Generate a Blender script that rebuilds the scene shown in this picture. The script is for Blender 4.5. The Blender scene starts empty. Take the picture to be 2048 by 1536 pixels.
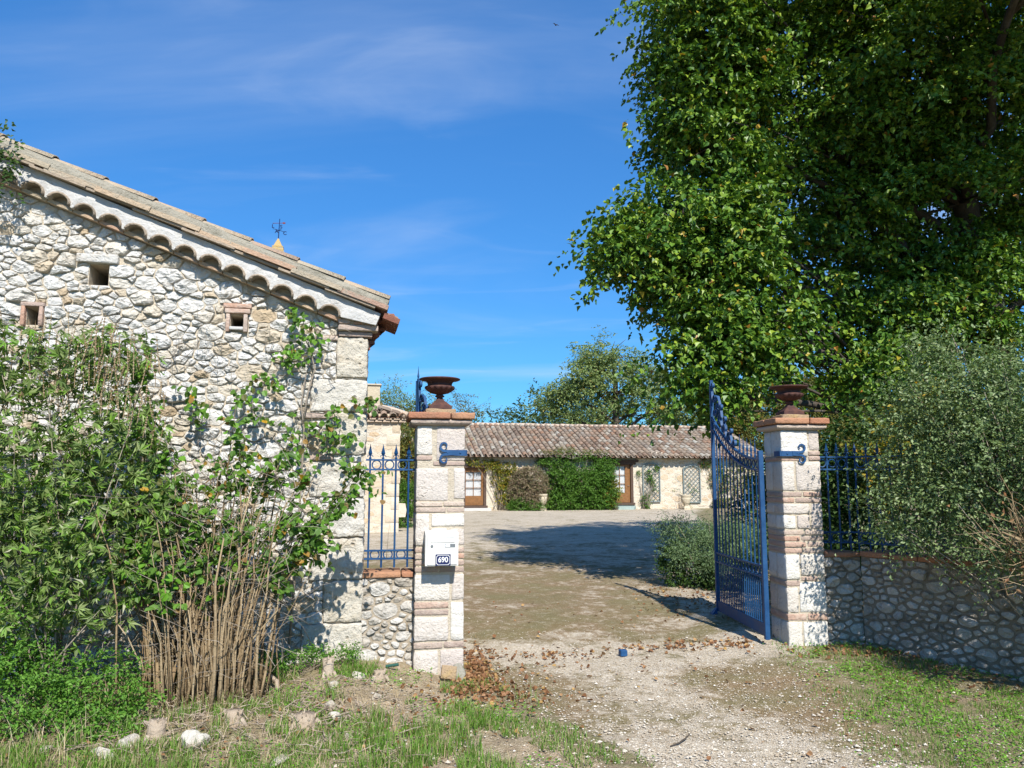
import bpy, bmesh, math, random
import numpy as np
from mathutils import Vector, Matrix, noise
R = math.radians
random.seed(7)
rng = np.random.default_rng(7)
scene = bpy.context.scene
C = scene.collection

# ------------------------------------------------------------------ camera
cam = bpy.data.objects.new('camera', bpy.data.cameras.new('camera'))
C.objects.link(cam)
cam.location = (0, 0, 1.6)
cam.rotation_euler = (R(97.0), 0, 0)
cam.data.sensor_width = 36.0
cam.data.lens = 27.07
cam.data.clip_start = 0.05
cam.data.clip_end = 2000
scene.camera = cam

# ------------------------------------------------------------------ light
SUN_EL, SUN_AZ = 44.0, 17.0          # azimuth: degrees to the right of straight behind the camera
to_sun = Vector((math.sin(R(SUN_AZ)) * math.cos(R(SUN_EL)), -math.cos(R(SUN_AZ)) * math.cos(R(SUN_EL)), math.sin(R(SUN_EL))))
sun = bpy.data.objects.new('sun', bpy.data.lights.new('sun', 'SUN'))
C.objects.link(sun)
sun.location = (8, -20, 20)
sun.rotation_euler = to_sun.to_track_quat('Z', 'Y').to_euler()
sun.data.energy = 5.0
sun.data.angle = R(0.5)
sun.data.color = (1.0, 0.955, 0.88)
scene.view_settings.view_transform = 'Standard'
scene.view_settings.look = 'None'
scene.view_settings.gamma = 1.0
scene.view_settings.use_curve_mapping = False
scene.view_settings.exposure = 0.58
scene.cycles.max_bounces = 6; scene.cycles.diffuse_bounces = 3; scene.cycles.glossy_bounces = 2; scene.cycles.transmission_bounces = 4; scene.cycles.transparent_max_bounces = 8

world = bpy.data.worlds.new('World')
scene.world = world
world.use_nodes = True
def build_world():
    nt = world.node_tree; N = nt.nodes; L = nt.links
    N.clear()
    out = N.new('ShaderNodeOutputWorld'); bg = N.new('ShaderNodeBackground')
    sky = N.new('ShaderNodeTexSky'); sky.sky_type = 'NISHITA'; sky.sun_disc = False
    sky.sun_elevation = R(SUN_EL)
    sky.sun_rotation = math.atan2(to_sun.x, to_sun.y)
    sky.air_density = 1.0; sky.dust_density = 0.15; sky.ozone_density = 3.0; sky.altitude = 200
    tint = N.new('ShaderNodeMix'); tint.data_type = 'RGBA'; tint.blend_type = 'MULTIPLY'; tint.inputs['Factor'].default_value = 1.0
    L.new(sky.outputs[0], tint.inputs['A']); tint.inputs['B'].default_value = (0.38, 0.91, 1.34, 1)
    tc = N.new('ShaderNodeTexCoord')
    sep = N.new('ShaderNodeSeparateXYZ'); L.new(tc.outputs['Generated'], sep.inputs[0])
    ev = N.new('ShaderNodeMapRange'); L.new(sep.outputs[2], ev.inputs['Value'])
    for k_, v_ in (('From Min', 0.08), ('From Max', 0.52), ('To Min', 0.80), ('To Max', 1.20)): ev.inputs[k_].default_value = v_
    hsv = N.new('ShaderNodeVectorMath'); hsv.operation = 'SCALE'; L.new(tint.outputs['Result'], hsv.inputs[0]); L.new(ev.outputs[0], hsv.inputs['Scale'])
    zc = N.new('ShaderNodeMath'); zc.operation = 'MAXIMUM'; zc.inputs[1].default_value = 0.0; L.new(sep.outputs[2], zc.inputs[0])
    za = N.new('ShaderNodeMath'); za.operation = 'ADD'; za.inputs[1].default_value = 0.12; L.new(zc.outputs[0], za.inputs[0])
    dx = N.new('ShaderNodeMath'); dx.operation = 'DIVIDE'; L.new(sep.outputs[0], dx.inputs[0]); L.new(za.outputs[0], dx.inputs[1])
    dy = N.new('ShaderNodeMath'); dy.operation = 'DIVIDE'; L.new(sep.outputs[1], dy.inputs[0]); L.new(za.outputs[0], dy.inputs[1])
    cmb = N.new('ShaderNodeCombineXYZ'); L.new(dx.outputs[0], cmb.inputs[0]); L.new(dy.outputs[0], cmb.inputs[1])
    def layer(loc, rot, sc, nscale, lo, hi, dist):
        mp = N.new('ShaderNodeMapping'); mp.inputs['Location'].default_value = loc; mp.inputs['Rotation'].default_value = (0, 0, rot)
        mp.inputs['Scale'].default_value = sc; L.new(cmb.outputs[0], mp.inputs[0])
        n = N.new('ShaderNodeTexNoise'); n.inputs['Scale'].default_value = nscale; n.inputs['Detail'].default_value = 7
        n.inputs['Roughness'].default_value = 0.52; n.inputs['Distortion'].default_value = dist; L.new(mp.outputs[0], n.inputs['Vector'])
        r = N.new('ShaderNodeMapRange'); r.interpolation_type = 'SMOOTHSTEP'
        r.inputs['From Min'].default_value = lo; r.inputs['From Max'].default_value = hi; L.new(n.outputs['Fac'], r.inputs['Value'])
        return r.outputs[0]
    a = layer((3.1, 1.7, 0), R(58), (0.45, 1.25, 1), 0.9, 0.47, 0.82, 0.7)
    b = layer((1.3, 4.2, 0), R(50), (0.5, 1.5, 1), 2.4, 0.50, 0.86, 1.2)
    mx = N.new('ShaderNodeMath'); mx.operation = 'MULTIPLY_ADD'; L.new(b, mx.inputs[0]); mx.inputs[1].default_value = 0.55; L.new(a, mx.inputs[2])
    am = N.new('ShaderNodeMath'); am.operation = 'MULTIPLY'; am.inputs[1].default_value = 0.34; am.use_clamp = True; L.new(mx.outputs[0], am.inputs[0])
    mix = N.new('ShaderNodeMix'); mix.data_type = 'RGBA'
    L.new(am.outputs[0], mix.inputs['Factor']); L.new(hsv.outputs[0], mix.inputs['A']); mix.inputs['B'].default_value = (6.2, 6.9, 8.0, 1)
    L.new(mix.outputs['Result'], bg.inputs['Color'])
    bg.inputs['Strength'].default_value = 0.087
    L.new(bg.outputs[0], out.inputs[0])
build_world()

# ------------------------------------------------------------------ object helpers
def link(name, me, mat=None, parent=None, kind=None, smooth=None):
    o = bpy.data.objects.new(name, me)
    if mat is not None and not me.materials: me.materials.append(mat)
    C.objects.link(o)
    if parent is not None: o.parent = parent
    if kind: o['kind'] = kind
    if smooth is not None and len(me.polygons): me.polygons.foreach_set('use_smooth', [smooth] * len(me.polygons))
    return o
def tag(o, label, cat=None, group=None):
    o['label'] = label
    if cat: o['category'] = cat
    if group: o['group'] = group
    return o
def thing(name, label, cat, loc=(0, 0, 0), rz=0.0, group=None):
    o = bpy.data.objects.new(name, None); C.objects.link(o)
    o.location = loc; o.rotation_euler = (0, 0, R(rz)); o.empty_display_size = 0.1
    return tag(o, label, cat, group)
def np_mesh(name, V, F, smooth=False):
    """V (n,3); F (m,k) all faces with k corners"""
    V = np.asarray(V, dtype=np.float32); F = np.asarray(F, dtype=np.int32)
    me = bpy.data.meshes.new(name)
    m, k = F.shape
    me.vertices.add(len(V)); me.vertices.foreach_set('co', V.ravel())
    me.loops.add(m * k); me.loops.foreach_set('vertex_index', F.ravel())
    me.polygons.add(m); me.polygons.foreach_set('loop_start', np.arange(0, m * k, k, dtype=np.int32))
    try: me.polygons.foreach_set('loop_total', np.full(m, k, dtype=np.int32))
    except Exception: pass
    me.polygons.foreach_set('use_smooth', np.full(m, smooth, dtype=bool))
    me.update(calc_edges=True); me.validate()
    return me
class MB:
    def __init__(s): s.v = []; s.f = []
    def add(s, vs, fs):
        b = len(s.v); s.v.extend([tuple(p) for p in vs]); s.f.extend([tuple(i + b for i in f) for f in fs]); return s
    def box(s, x0, x1, y0, y1, z0, z1, c=0.0):
        if c <= 0:
            return s.add([(x0,y0,z0),(x1,y0,z0),(x1,y1,z0),(x0,y1,z0),(x0,y0,z1),(x1,y0,z1),(x1,y1,z1),(x0,y1,z1)],
                         [(0,3,2,1),(4,5,6,7),(0,1,5,4),(1,2,6,5),(2,3,7,6),(3,0,4,7)])
        rings = []
        for z, k in ((z0, c), (z0 + c, 0), (z1 - c, 0), (z1, c)):
            a0, a1, b0, b1 = x0 + k, x1 - k, y0 + k, y1 - k
            rings.append([(a0+c,b0,z),(a1-c,b0,z),(a1,b0+c,z),(a1,b1-c,z),(a1-c,b1,z),(a0+c,b1,z),(a0,b1-c,z),(a0,b0+c,z)])
        vs = [p for r in rings for p in r]; fs = [tuple(reversed(range(8))), tuple(range(24, 32))]
        for j in range(3):
            for i in range(8): fs.append((j*8+i, j*8+(i+1) % 8, (j+1)*8+(i+1) % 8, (j+1)*8+i))
        return s.add(vs, fs)
    def tube(s, pts, r, n=6, flat=None, up=(0, 0, 1)):
        """swept tube; flat=(a,b) gives a rectangular bar of half sizes a (side) and b (up)"""
        pts = [Vector(p) for p in pts]; m = len(pts)
        rad = r if isinstance(r, (list, tuple)) else [r] * m
        vs = []; fs = []; prev = None
        k = 4 if flat else n
        for i, p in enumerate(pts):
            t = (pts[min(i + 1, m - 1)] - pts[max(i - 1, 0)])
            if t.length < 1e-9: t = Vector((0, 0, 1))
            t.normalize()
            if flat:
                u = Vector(up); sd = t.cross(u)
                if sd.length < 1e-4: sd = t.orthogonal()
                sd.normalize(); u = sd.cross(t).normalized()
            else:
                if prev is None: u = t.orthogonal().normalized()
                else:
                    u = prev - t * prev.dot(t)
                    u = u.normalized() if u.length > 1e-5 else t.orthogonal().normalized()
                prev = u; sd = t.cross(u)
            if flat:
                a, b = flat
                for ca, cb in ((-a, -b), (a, -b), (a, b), (-a, b)): vs.append(p + sd * ca * rad[i] + u * cb * rad[i])
            else:
                for j in range(k):
                    q = 2 * math.pi * j / k; vs.append(p + (u * math.cos(q) + sd * math.sin(q)) * rad[i])
        for i in range(m - 1):
            for j in range(k): fs.append((i*k+j, i*k+(j+1) % k, (i+1)*k+(j+1) % k, (i+1)*k+j))
        fs.append(tuple(reversed(range(k)))); fs.append(tuple(range((m-1)*k, m*k)))
        return s.add(vs, fs)
    def lathe(s, prof, n=24, c=(0, 0, 0), mod=None, sq=None):
        vs = []; fs = []
        for i, (r, z) in enumerate(prof):
            for j in range(n):
                q = 2 * math.pi * j / n; rr = r
                if mod: rr = mod(i, q, r, z)
                x, y = rr * math.cos(q), rr * math.sin(q)
                vs.append((c[0] + x, c[1] + y, c[2] + z))
        for i in range(len(prof) - 1):
            for j in range(n): fs.append((i*n+j, i*n+(j+1) % n, (i+1)*n+(j+1) % n, (i+1)*n+j))
        fs.append(tuple(reversed(range(n)))); fs.append(tuple(range((len(prof)-1)*n, len(prof)*n)))
        return s.add(vs, fs)
    def frustum(s, c, a, b, z0, z1):
        """square frustum, half sizes a (bottom) and b (top)"""
        x, y = c
        return s.add([(x-a,y-a,z0),(x+a,y-a,z0),(x+a,y+a,z0),(x-a,y+a,z0),(x-b,y-b,z1),(x+b,y-b,z1),(x+b,y+b,z1),(x-b,y+b,z1)],
                     [(0,3,2,1),(4,5,6,7),(0,1,5,4),(1,2,6,5),(2,3,7,6),(3,0,4,7)])
    def torus(s, c, Rr, r, axis='y', n=14, k=5):
        vs = []; fs = []
        for i in range(n):
            a = 2*math.pi*i/n
            for j in range(k):
                b = 2*math.pi*j/k; rr = Rr + r*math.cos(b); h = r*math.sin(b)
                if axis == 'y': vs.append((c[0]+rr*math.cos(a), c[1]+h, c[2]+rr*math.sin(a)))
                elif axis == 'x': vs.append((c[0]+h, c[1]+rr*math.cos(a), c[2]+rr*math.sin(a)))
                else: vs.append((c[0]+rr*math.cos(a), c[1]+rr*math.sin(a), c[2]+h))
        for i in range(n):
            for j in range(k): fs.append((i*k+j, ((i+1) % n)*k+j, ((i+1) % n)*k+(j+1) % k, i*k+(j+1) % k))
        return s.add(vs, fs)
    def mesh(s, name='mesh'):
        me = bpy.data.meshes.new(name); me.from_pydata(s.v, [], s.f); me.update()
        bm = bmesh.new(); bm.from_mesh(me); bmesh.ops.recalc_face_normals(bm, faces=bm.faces); bm.to_mesh(me); bm.free()
        return me
    def build(s, name, mat, parent=None, smooth=False, kind=None):
        return link(name, s.mesh(name), mat, parent, kind, smooth)
def rock_box(x0, x1, y0, y1, z0, z1, rough=0.006, seg=5, rad=0.012, freq=9.0):
    """block with worn edges and an uneven face"""
    dx, dy, dz = (x1-x0)/2, (y1-y0)/2, (z1-z0)/2
    c = Vector(((x0+x1)/2, (y0+y1)/2, (z0+z1)/2)); rad = min(rad, dx*.45, dy*.45, dz*.45)
    off = Vector((random.random()*90, random.random()*90, random.random()*90))
    key = {}; vs = []; fs = []
    def vid(i, j, k):
        q = (i, j, k)
        if q in key: return key[q]
        def g(t, d):
            if t == 0: return -d
            if t == seg: return d
            return -d + rad*.6 + (2*d - rad*1.2) * (t-1)/(seg-2)
        p = Vector((g(i, dx), g(j, dy), g(k, dz)))
        cl = Vector((max(-dx+rad, min(dx-rad, p.x)), max(-dy+rad, min(dy-rad, p.y)), max(-dz+rad, min(dz-rad, p.z))))
        d = p - cl
        if d.length > rad: p = cl + d.normalized()*rad
        nrm = d.normalized() if d.length > 1e-6 else p.normalized()
        n1 = noise.noise((p + c)*freq + off); n2 = noise.noise((p + c)*freq*3 + off)
        p = p + nrm*(n1*rough + n2*rough*.6)
        key[q] = len(vs); vs.append(tuple(p + c)); return key[q]
    for a in range(seg):
        for b in range(seg):
            for k in (0, seg):
                q = [vid(a, b, k), vid(a+1, b, k), vid(a+1, b+1, k), vid(a, b+1, k)]; fs.append(q if k else q[::-1])
                q = [vid(a, k, b), vid(a+1, k, b), vid(a+1, k, b+1), vid(a, k, b+1)]; fs.append(q[::-1] if k else q)
                q = [vid(k, a, b), vid(k, a+1, b), vid(k, a+1, b+1), vid(k, a, b+1)]; fs.append(q if k else q[::-1])
    me = bpy.data.meshes.new('block'); me.from_pydata(vs, [], fs); me.update()
    return me

# ------------------------------------------------------------------ materials
def mat(name):
    m = bpy.data.materials.new(name); m.use_nodes = True
    nt = m.node_tree; return m, nt, nt.nodes['Principled BSDF'], nt.nodes, nt.links
def ramp(N, stops, interp='LINEAR'):
    r = N.new('ShaderNodeValToRGB'); e = r.color_ramp; e.interpolation = interp
    while len(e.elements) < len(stops): e.elements.new(0.5)
    for el, (p, c) in zip(e.elements, stops): el.position = p; el.color = (*c, 1)
    return r
def rand_value(N, L):
    oi = N.new('ShaderNodeObjectInfo'); ge = N.new('ShaderNodeNewGeometry')
    a = N.new('ShaderNodeMath'); a.operation = 'ADD'; L.new(oi.outputs['Random'], a.inputs[0]); L.new(ge.outputs['Random Per Island'], a.inputs[1])
    f = N.new('ShaderNodeMath'); f.operation = 'FRACT'; L.new(a.outputs[0], f.inputs[0]); return f.outputs[0]
def tex(N, L, kind, scale, coord, detail=4, rough=0.6, dist=0.0):
    if kind == 'noise':
        t = N.new('ShaderNodeTexNoise'); t.inputs['Detail'].default_value = detail; t.inputs['Roughness'].default_value = rough
        t.inputs['Distortion'].default_value = dist
    else: t = N.new('ShaderNodeTexVoronoi')
    t.inputs['Scale'].default_value = scale; L.new(coord, t.inputs['Vector']); return t
def mixc(N, L, fac, a, b, mode='MIX'):
    m = N.new('ShaderNodeMix'); m.data_type = 'RGBA'; m.blend_type = mode
    for s, v in (('Factor', fac), ('A', a), ('B', b)):
        if isinstance(v, (int, float)): m.inputs[s].default_value = v
        elif isinstance(v, tuple): m.inputs[s].default_value = (*v, 1)
        else: L.new(v, m.inputs[s])
    return m.outputs['Result']
def mrange(N, L, v, a, b, c=0.0, d=1.0):
    r = N.new('ShaderNodeMapRange'); L.new(v, r.inputs['Value'])
    for k, x in (('From Min', a), ('From Max', b), ('To Min', c), ('To Max', d)): r.inputs[k].default_value = x
    return r.outputs[0]
def bump(N, L, h, strength, dist, bsdf, prev=None):
    b = N.new('ShaderNodeBump'); b.inputs['Strength'].default_value = strength; b.inputs['Distance'].default_value = dist
    L.new(h, b.inputs['Height'])
    if prev is not None: L.new(prev, b.inputs['Normal'])
    L.new(b.outputs[0], bsdf.inputs['Normal']); return b.outputs[0]
def stone_mat(name, stops, stain=(0.22, 0.18, 0.13), stain_amt=0.5, fine=38.0, bstr=0.8, bdist=0.02, pits=0.35, gain=1.0):
    m, nt, B, N, L = mat(name)
    tc = N.new('ShaderNodeTexCoord'); co = tc.outputs['Object']
    stops = [(p, tuple(c*g_*0.86 for c, g_ in zip(q, gain if isinstance(gain, tuple) else (gain,)*3))) for p, q in stops]
    base = ramp(N, stops); L.new(rand_value(N, L), base.inputs[0])
    big = tex(N, L, 'noise', 7.0, co, 5, 0.65); sm = tex(N, L, 'noise', fine, co, 6, 0.7)
    col = mixc(N, L, mrange(N, L, sm.outputs['Fac'], 0.32, 0.72, 0.0, 0.55), base.outputs[0], (0.80, 0.77, 0.70), 'MULTIPLY')
    col = mixc(N, L, mrange(N, L, big.outputs['Fac'], 0.52, 0.75, 0.0, stain_amt), col, stain)
    vo = tex(N, L, 'voronoi', fine * 0.8, co)
    pit = mrange(N, L, vo.outputs['Distance'], 0.0, 0.28, 1.0, 0.0)
    gate = mrange(N, L, big.outputs['Fac'], 0.42, 0.6, 0.0, pits)
    pm = N.new('ShaderNodeMath'); pm.operation = 'MULTIPLY'; L.new(pit, pm.inputs[0]); L.new(gate, pm.inputs[1])
    col = mixc(N, L, pm.outputs[0], col, (0.30, 0.23, 0.15))
    L.new(col, B.inputs['Base Color']); B.inputs['Roughness'].default_value = 0.93; B.inputs['Specular IOR Level'].default_value = 0.15
    h = N.new('ShaderNodeMath'); h.operation = 'SUBTRACT'; L.new(sm.outputs['Fac'], h.inputs[0]); L.new(pm.outputs[0], h.inputs[1])
    nb = bump(N, L, big.outputs['Fac'], 0.5, 0.05, B); bump(N, L, h.outputs[0], bstr, bdist, B, nb)
    return m
def flat_mat(name, col, rough=0.6, metal=0.0, var=0.15, scale=20.0, bstr=0.0, spec=0.4, col2=None, lo=0.45, hi=0.7):
    m, nt, B, N, L = mat(name)
    tc = N.new('ShaderNodeTexCoord'); n = tex(N, L, 'noise', scale, tc.outputs['Object'], 5, 0.65)
    c2 = col2 if col2 else tuple(c * (1 - var) for c in col)
    L.new(mixc(N, L, mrange(N, L, n.outputs['Fac'], lo, hi), col, c2), B.inputs['Base Color'])
    B.inputs['Roughness'].default_value = rough; B.inputs['Metallic'].default_value = metal; B.inputs['Specular IOR Level'].default_value = spec
    if bstr: bump(N, L, n.outputs['Fac'], bstr, 0.01, B)
    return m
def leaf_mat(name, stops, trans=0.3, rough=0.55, spec=0.25):
    m, nt, B, N, L = mat(name)
    r = ramp(N, stops); L.new(rand_value(N, L), r.inputs[0])
    L.new(r.outputs[0], B.inputs['Base Color']); B.inputs['Roughness'].default_value = rough; B.inputs['Specular IOR Level'].default_value = spec
    t = N.new('ShaderNodeBsdfTranslucent')
    tcol = mixc(N, L, 1.0, r.outputs[0], (1.5, 1.5, 0.7), 'MULTIPLY'); L.new(tcol, t.inputs['Color'])
    mx = N.new('ShaderNodeMixShader'); mx.inputs[0].default_value = trans
    L.new(B.outputs[0], mx.inputs[1]); L.new(t.outputs[0], mx.inputs[2])
    L.new(mx.outputs[0], N['Material Output'].inputs['Surface'])
    return m

M = {}
M['limestone'] = stone_mat('limestone', [(0.0, (0.66, 0.64, 0.60)), (0.3, (0.76, 0.745, 0.71)), (0.6, (0.70, 0.685, 0.65)), (0.82, (0.70, 0.65, 0.56)), (0.92, (0.64, 0.55, 0.42)), (1.0, (0.54, 0.42, 0.28))], stain=(0.46, 0.38, 0.28), stain_amt=0.65, fine=34, bdist=0.026, pits=0.55)
M['quoin'] = stone_mat('quoin_stone', [(0.0, (0.72, 0.69, 0.63)), (1.0, (0.66, 0.60, 0.49))], stain=(0.48, 0.38, 0.25), stain_amt=0.6, pits=0.95, fine=17, bdist=0.05)
M['pillar_stone'] = stone_mat('pillar_stone', [(0.0, (0.78, 0.76, 0.71)), (0.35, (0.68, 0.64, 0.58)), (0.7, (0.58, 0.51, 0.46)), (1.0, (0.74, 0.70, 0.63))], stain=(0.42, 0.36, 0.29), stain_amt=0.5, fine=42, bdist=0.022, pits=0.45, gain=1.12)
M['wall_stone'] = stone_mat('wall_stone', [(0.0, (0.72, 0.70, 0.66)), (0.5, (0.62, 0.59, 0.54)), (1.0, (0.50, 0.45, 0.38))], stain=(0.10, 0.085, 0.065), stain_amt=0.7, fine=45)
M['mortar'] = stone_mat('lime_mortar', [(0.0, (0.64, 0.56, 0.44)), (1.0, (0.64, 0.56, 0.44))], stain=(0.40, 0.32, 0.23), stain_amt=0.5, fine=60, pits=0.2)
M['grey_mortar'] = stone_mat('grey_mortar', [(0.0, (0.44, 0.37, 0.28)), (1.0, (0.48, 0.41, 0.32))], stain=(0.09, 0.065, 0.04), stain_amt=0.85, fine=50, pits=0.3)
M['cement'] = stone_mat('cement', [(0.0, (0.60, 0.59, 0.57)), (1.0, (0.62, 0.61, 0.59))], stain=(0.46, 0.45, 0.42), stain_amt=0.5, fine=45, pits=0.1, bdist=0.012)
M['lichen_mortar'] = stone_mat('lichen_mortar', [(0.0, (0.36, 0.34, 0.28)), (1.0, (0.40, 0.37, 0.30))], stain=(0.16, 0.15, 0.11), stain_amt=0.9, fine=60, pits=0.5)
M['brick'] = stone_mat('brick', [(0.0, (0.55, 0.33, 0.235)), (0.4, (0.53, 0.40, 0.33)), (0.75, (0.44, 0.345, 0.295)), (1.0, (0.62, 0.51, 0.42))], stain=(0.56, 0.48, 0.40), stain_amt=0.85, fine=36, pits=0.35, bdist=0.018)
M['cap_brick'] = stone_mat('cap_brick', [(0.0, (0.44, 0.20, 0.12)), (1.0, (0.50, 0.27, 0.16))], stain=(0.22, 0.13, 0.09), stain_amt=0.7, fine=60, pits=0.3, bdist=0.01)
M['under_brick'] = stone_mat('under_brick', [(0.0, (0.27, 0.12, 0.085)), (1.0, (0.31, 0.15, 0.10))], stain=(0.14, 0.08, 0.06), stain_amt=0.6, fine=40)  # darker cap brick, with the shade under the eaves in its colour
M['plinth'] = stone_mat('lichen_plinth', [(0.0, (0.46, 0.33, 0.20)), (1.0, (0.44, 0.32, 0.2))], stain=(0.52, 0.36, 0.12), stain_amt=0.7, fine=60, pits=0.6)
M['verge_tile'] = stone_mat('verge_tile', [(0.0, (0.54, 0.35, 0.25)), (0.35, (0.56, 0.42, 0.29)), (0.7, (0.50, 0.42, 0.31)), (1.0, (0.46, 0.29, 0.22))], stain=(0.34, 0.32, 0.25), stain_amt=0.8, fine=45, pits=0.3)
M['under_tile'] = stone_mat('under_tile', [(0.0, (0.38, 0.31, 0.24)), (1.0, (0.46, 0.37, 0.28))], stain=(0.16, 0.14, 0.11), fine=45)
M['roof_tile'] = stone_mat('roof_tile', [(0.0, (0.46, 0.27, 0.18)), (0.10, (0.25, 0.17, 0.13)), (0.22, (0.47, 0.34, 0.25)), (0.34, (0.33, 0.25, 0.20)), (0.46, (0.44, 0.34, 0.26)), (0.58, (0.42, 0.23, 0.15)), (0.70, (0.56, 0.46, 0.37)), (0.80, (0.28, 0.20, 0.16)), (0.90, (0.62, 0.55, 0.47)), (1.0, (0.38, 0.26, 0.19))],
                          stain=(0.24, 0.19, 0.15), stain_amt=0.5, fine=22, pits=0.25, gain=(0.74, 0.80, 0.82))
M['roof_deck'] = stone_mat('roof_deck', [(0.0, (0.26, 0.16, 0.11)), (1.0, (0.3, 0.18, 0.12))], stain=(0.12, 0.09, 0.07), fine=20)
M['ridge_tile'] = stone_mat('ridge_tile', [(0.0, (0.56, 0.44, 0.33)), (1.0, (0.60, 0.48, 0.38))], stain=(0.4, 0.34, 0.27), fine=22)
M['render'] = stone_mat('rubble_render', [(0.0, (0.70, 0.63, 0.52)), (1.0, (0.70, 0.63, 0.52))], stain=(0.52, 0.40, 0.27), stain_amt=0.75, fine=16, bstr=0.9, bdist=0.05, pits=0.6)
def paint_mat():
    m, nt, B, N, L = mat('blue_paint')
    tc = N.new('ShaderNodeTexCoord'); co = tc.outputs['Object']; a = tex(N, L, 'noise', 5.0, co, 6, .7); b = tex(N, L, 'noise', 38.0, co, 5, .75)
    col = mixc(N, L, mrange(N, L, a.outputs['Fac'], .38, .66), (0.006, 0.044, 0.130), (0.014, 0.075, 0.19))
    col = mixc(N, L, mrange(N, L, b.outputs['Fac'], .62, .70), col, (0.075, 0.045, 0.035))
    L.new(col, B.inputs['Base Color']); B.inputs['Specular IOR Level'].default_value = .35
    L.new(mrange(N, L, a.outputs['Fac'], .3, .7, .38, .7), B.inputs['Roughness']); bump(N, L, b.outputs['Fac'], .3, .004, B); return m
M['blue'] = paint_mat()
M['dark_stone'] = stone_mat('dark_wall_stone', [(0.0, (0.66, 0.62, 0.57)), (0.5, (0.52, 0.48, 0.43)), (1.0, (0.42, 0.37, 0.31))], stain=(0.10, 0.085, 0.07), stain_amt=0.85, fine=36, pits=0.5, bdist=0.025)  # wall_stone darkened: staining plus the bush's shade put into the colour
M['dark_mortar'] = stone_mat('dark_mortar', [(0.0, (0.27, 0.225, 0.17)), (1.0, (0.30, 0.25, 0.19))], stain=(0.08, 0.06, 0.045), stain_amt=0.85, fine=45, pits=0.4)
M['rust'] = flat_mat('rusty_cast_iron', (0.060, 0.028, 0.024), 0.75, 0.0, 0.4, 16.0, 0.5, spec=0.3, col2=(0.125, 0.052, 0.034))
M['plastic'] = flat_mat('white_plastic', (0.66, 0.65, 0.61), 0.45, 0.0, 0.12, 5.0)
M['metal'] = flat_mat('grey_metal', (0.35, 0.35, 0.35), 0.35, 0.8, 0.2, 30.0)
M['navy'] = flat_mat('navy_enamel', (0.012, 0.02, 0.085), 0.25, 0.0, 0.1, 8.0, spec=0.6)
M['white'] = flat_mat('white_enamel', (0.70, 0.70, 0.70), 0.3, 0.0, 0.05, 8.0)
M['oak_wood'] = flat_mat('varnished_wood', (0.22, 0.10, 0.032), 0.5, 0.0, 0.35, 12.0)
M['dark_wood'] = flat_mat('dark_beam', (0.085, 0.052, 0.036), 0.8, 0.0, 0.4, 12.0, 0.3)
M['curtain'] = flat_mat('white_curtain', (0.55, 0.56, 0.57), 0.9, 0.0, 0.08, 10.0)
M['grey_paint'] = flat_mat('grey_green_paint', (0.17, 0.21, 0.21), 0.7, 0.0, 0.2, 12.0)
M['pot_stone'] = stone_mat('cast_stone', [(0.0, (0.60, 0.52, 0.38)), (1.0, (0.64, 0.56, 0.42))], stain=(0.44, 0.36, 0.24), fine=30, pits=0.2)
M['step_slab'] = flat_mat('slate_step', (0.30, 0.38, 0.35), 0.8, 0.0, 0.2, 8.0, 0.2)
M['bark'] = stone_mat('bark', [(0.0, (0.085, 0.07, 0.058)), (1.0, (0.115, 0.095, 0.075))], stain=(0.19, 0.175, 0.15), stain_amt=0.5, fine=30, pits=0.4)
M['cane'] = stone_mat('dry_cane', [(0.0, (0.21, 0.145, 0.08)), (0.5, (0.34, 0.25, 0.145)), (1.0, (0.46, 0.36, 0.225))], stain=(0.20, 0.13, 0.08), fine=60, pits=0.1, bdist=0.004)
M['twig'] = stone_mat('grey_twig', [(0.0, (0.30, 0.25, 0.20)), (1.0, (0.42, 0.36, 0.29))], stain=(0.2, 0.16, 0.12), fine=60, pits=0.1, bdist=0.004)
M['dead_wood'] = stone_mat('dead_wood', [(0.0, (0.48, 0.38, 0.28)), (1.0, (0.56, 0.47, 0.37))], stain=(0.25, 0.17, 0.11), fine=50, pits=0.4)
M['chalk'] = stone_mat('chalk_rock', [(0.0, (0.62, 0.58, 0.50)), (1.0, (0.54, 0.48, 0.39))], stain=(0.32, 0.25, 0.17), stain_amt=0.7, fine=30)
def glass_mat():
    m, nt, B, N, L = mat('window_glass')
    t = N.new('ShaderNodeBsdfTransparent'); g = N.new('ShaderNodeBsdfGlossy'); g.inputs['Roughness'].default_value = 0.03
    f = N.new('ShaderNodeFresnel'); f.inputs['IOR'].default_value = 1.35
    mx = N.new('ShaderNodeMixShader'); L.new(f.outputs[0], mx.inputs[0]); L.new(t.outputs[0], mx.inputs[1]); L.new(g.outputs[0], mx.inputs[2])
    L.new(mx.outputs[0], N['Material Output'].inputs['Surface']); return m
M['glass'] = glass_mat()
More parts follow.
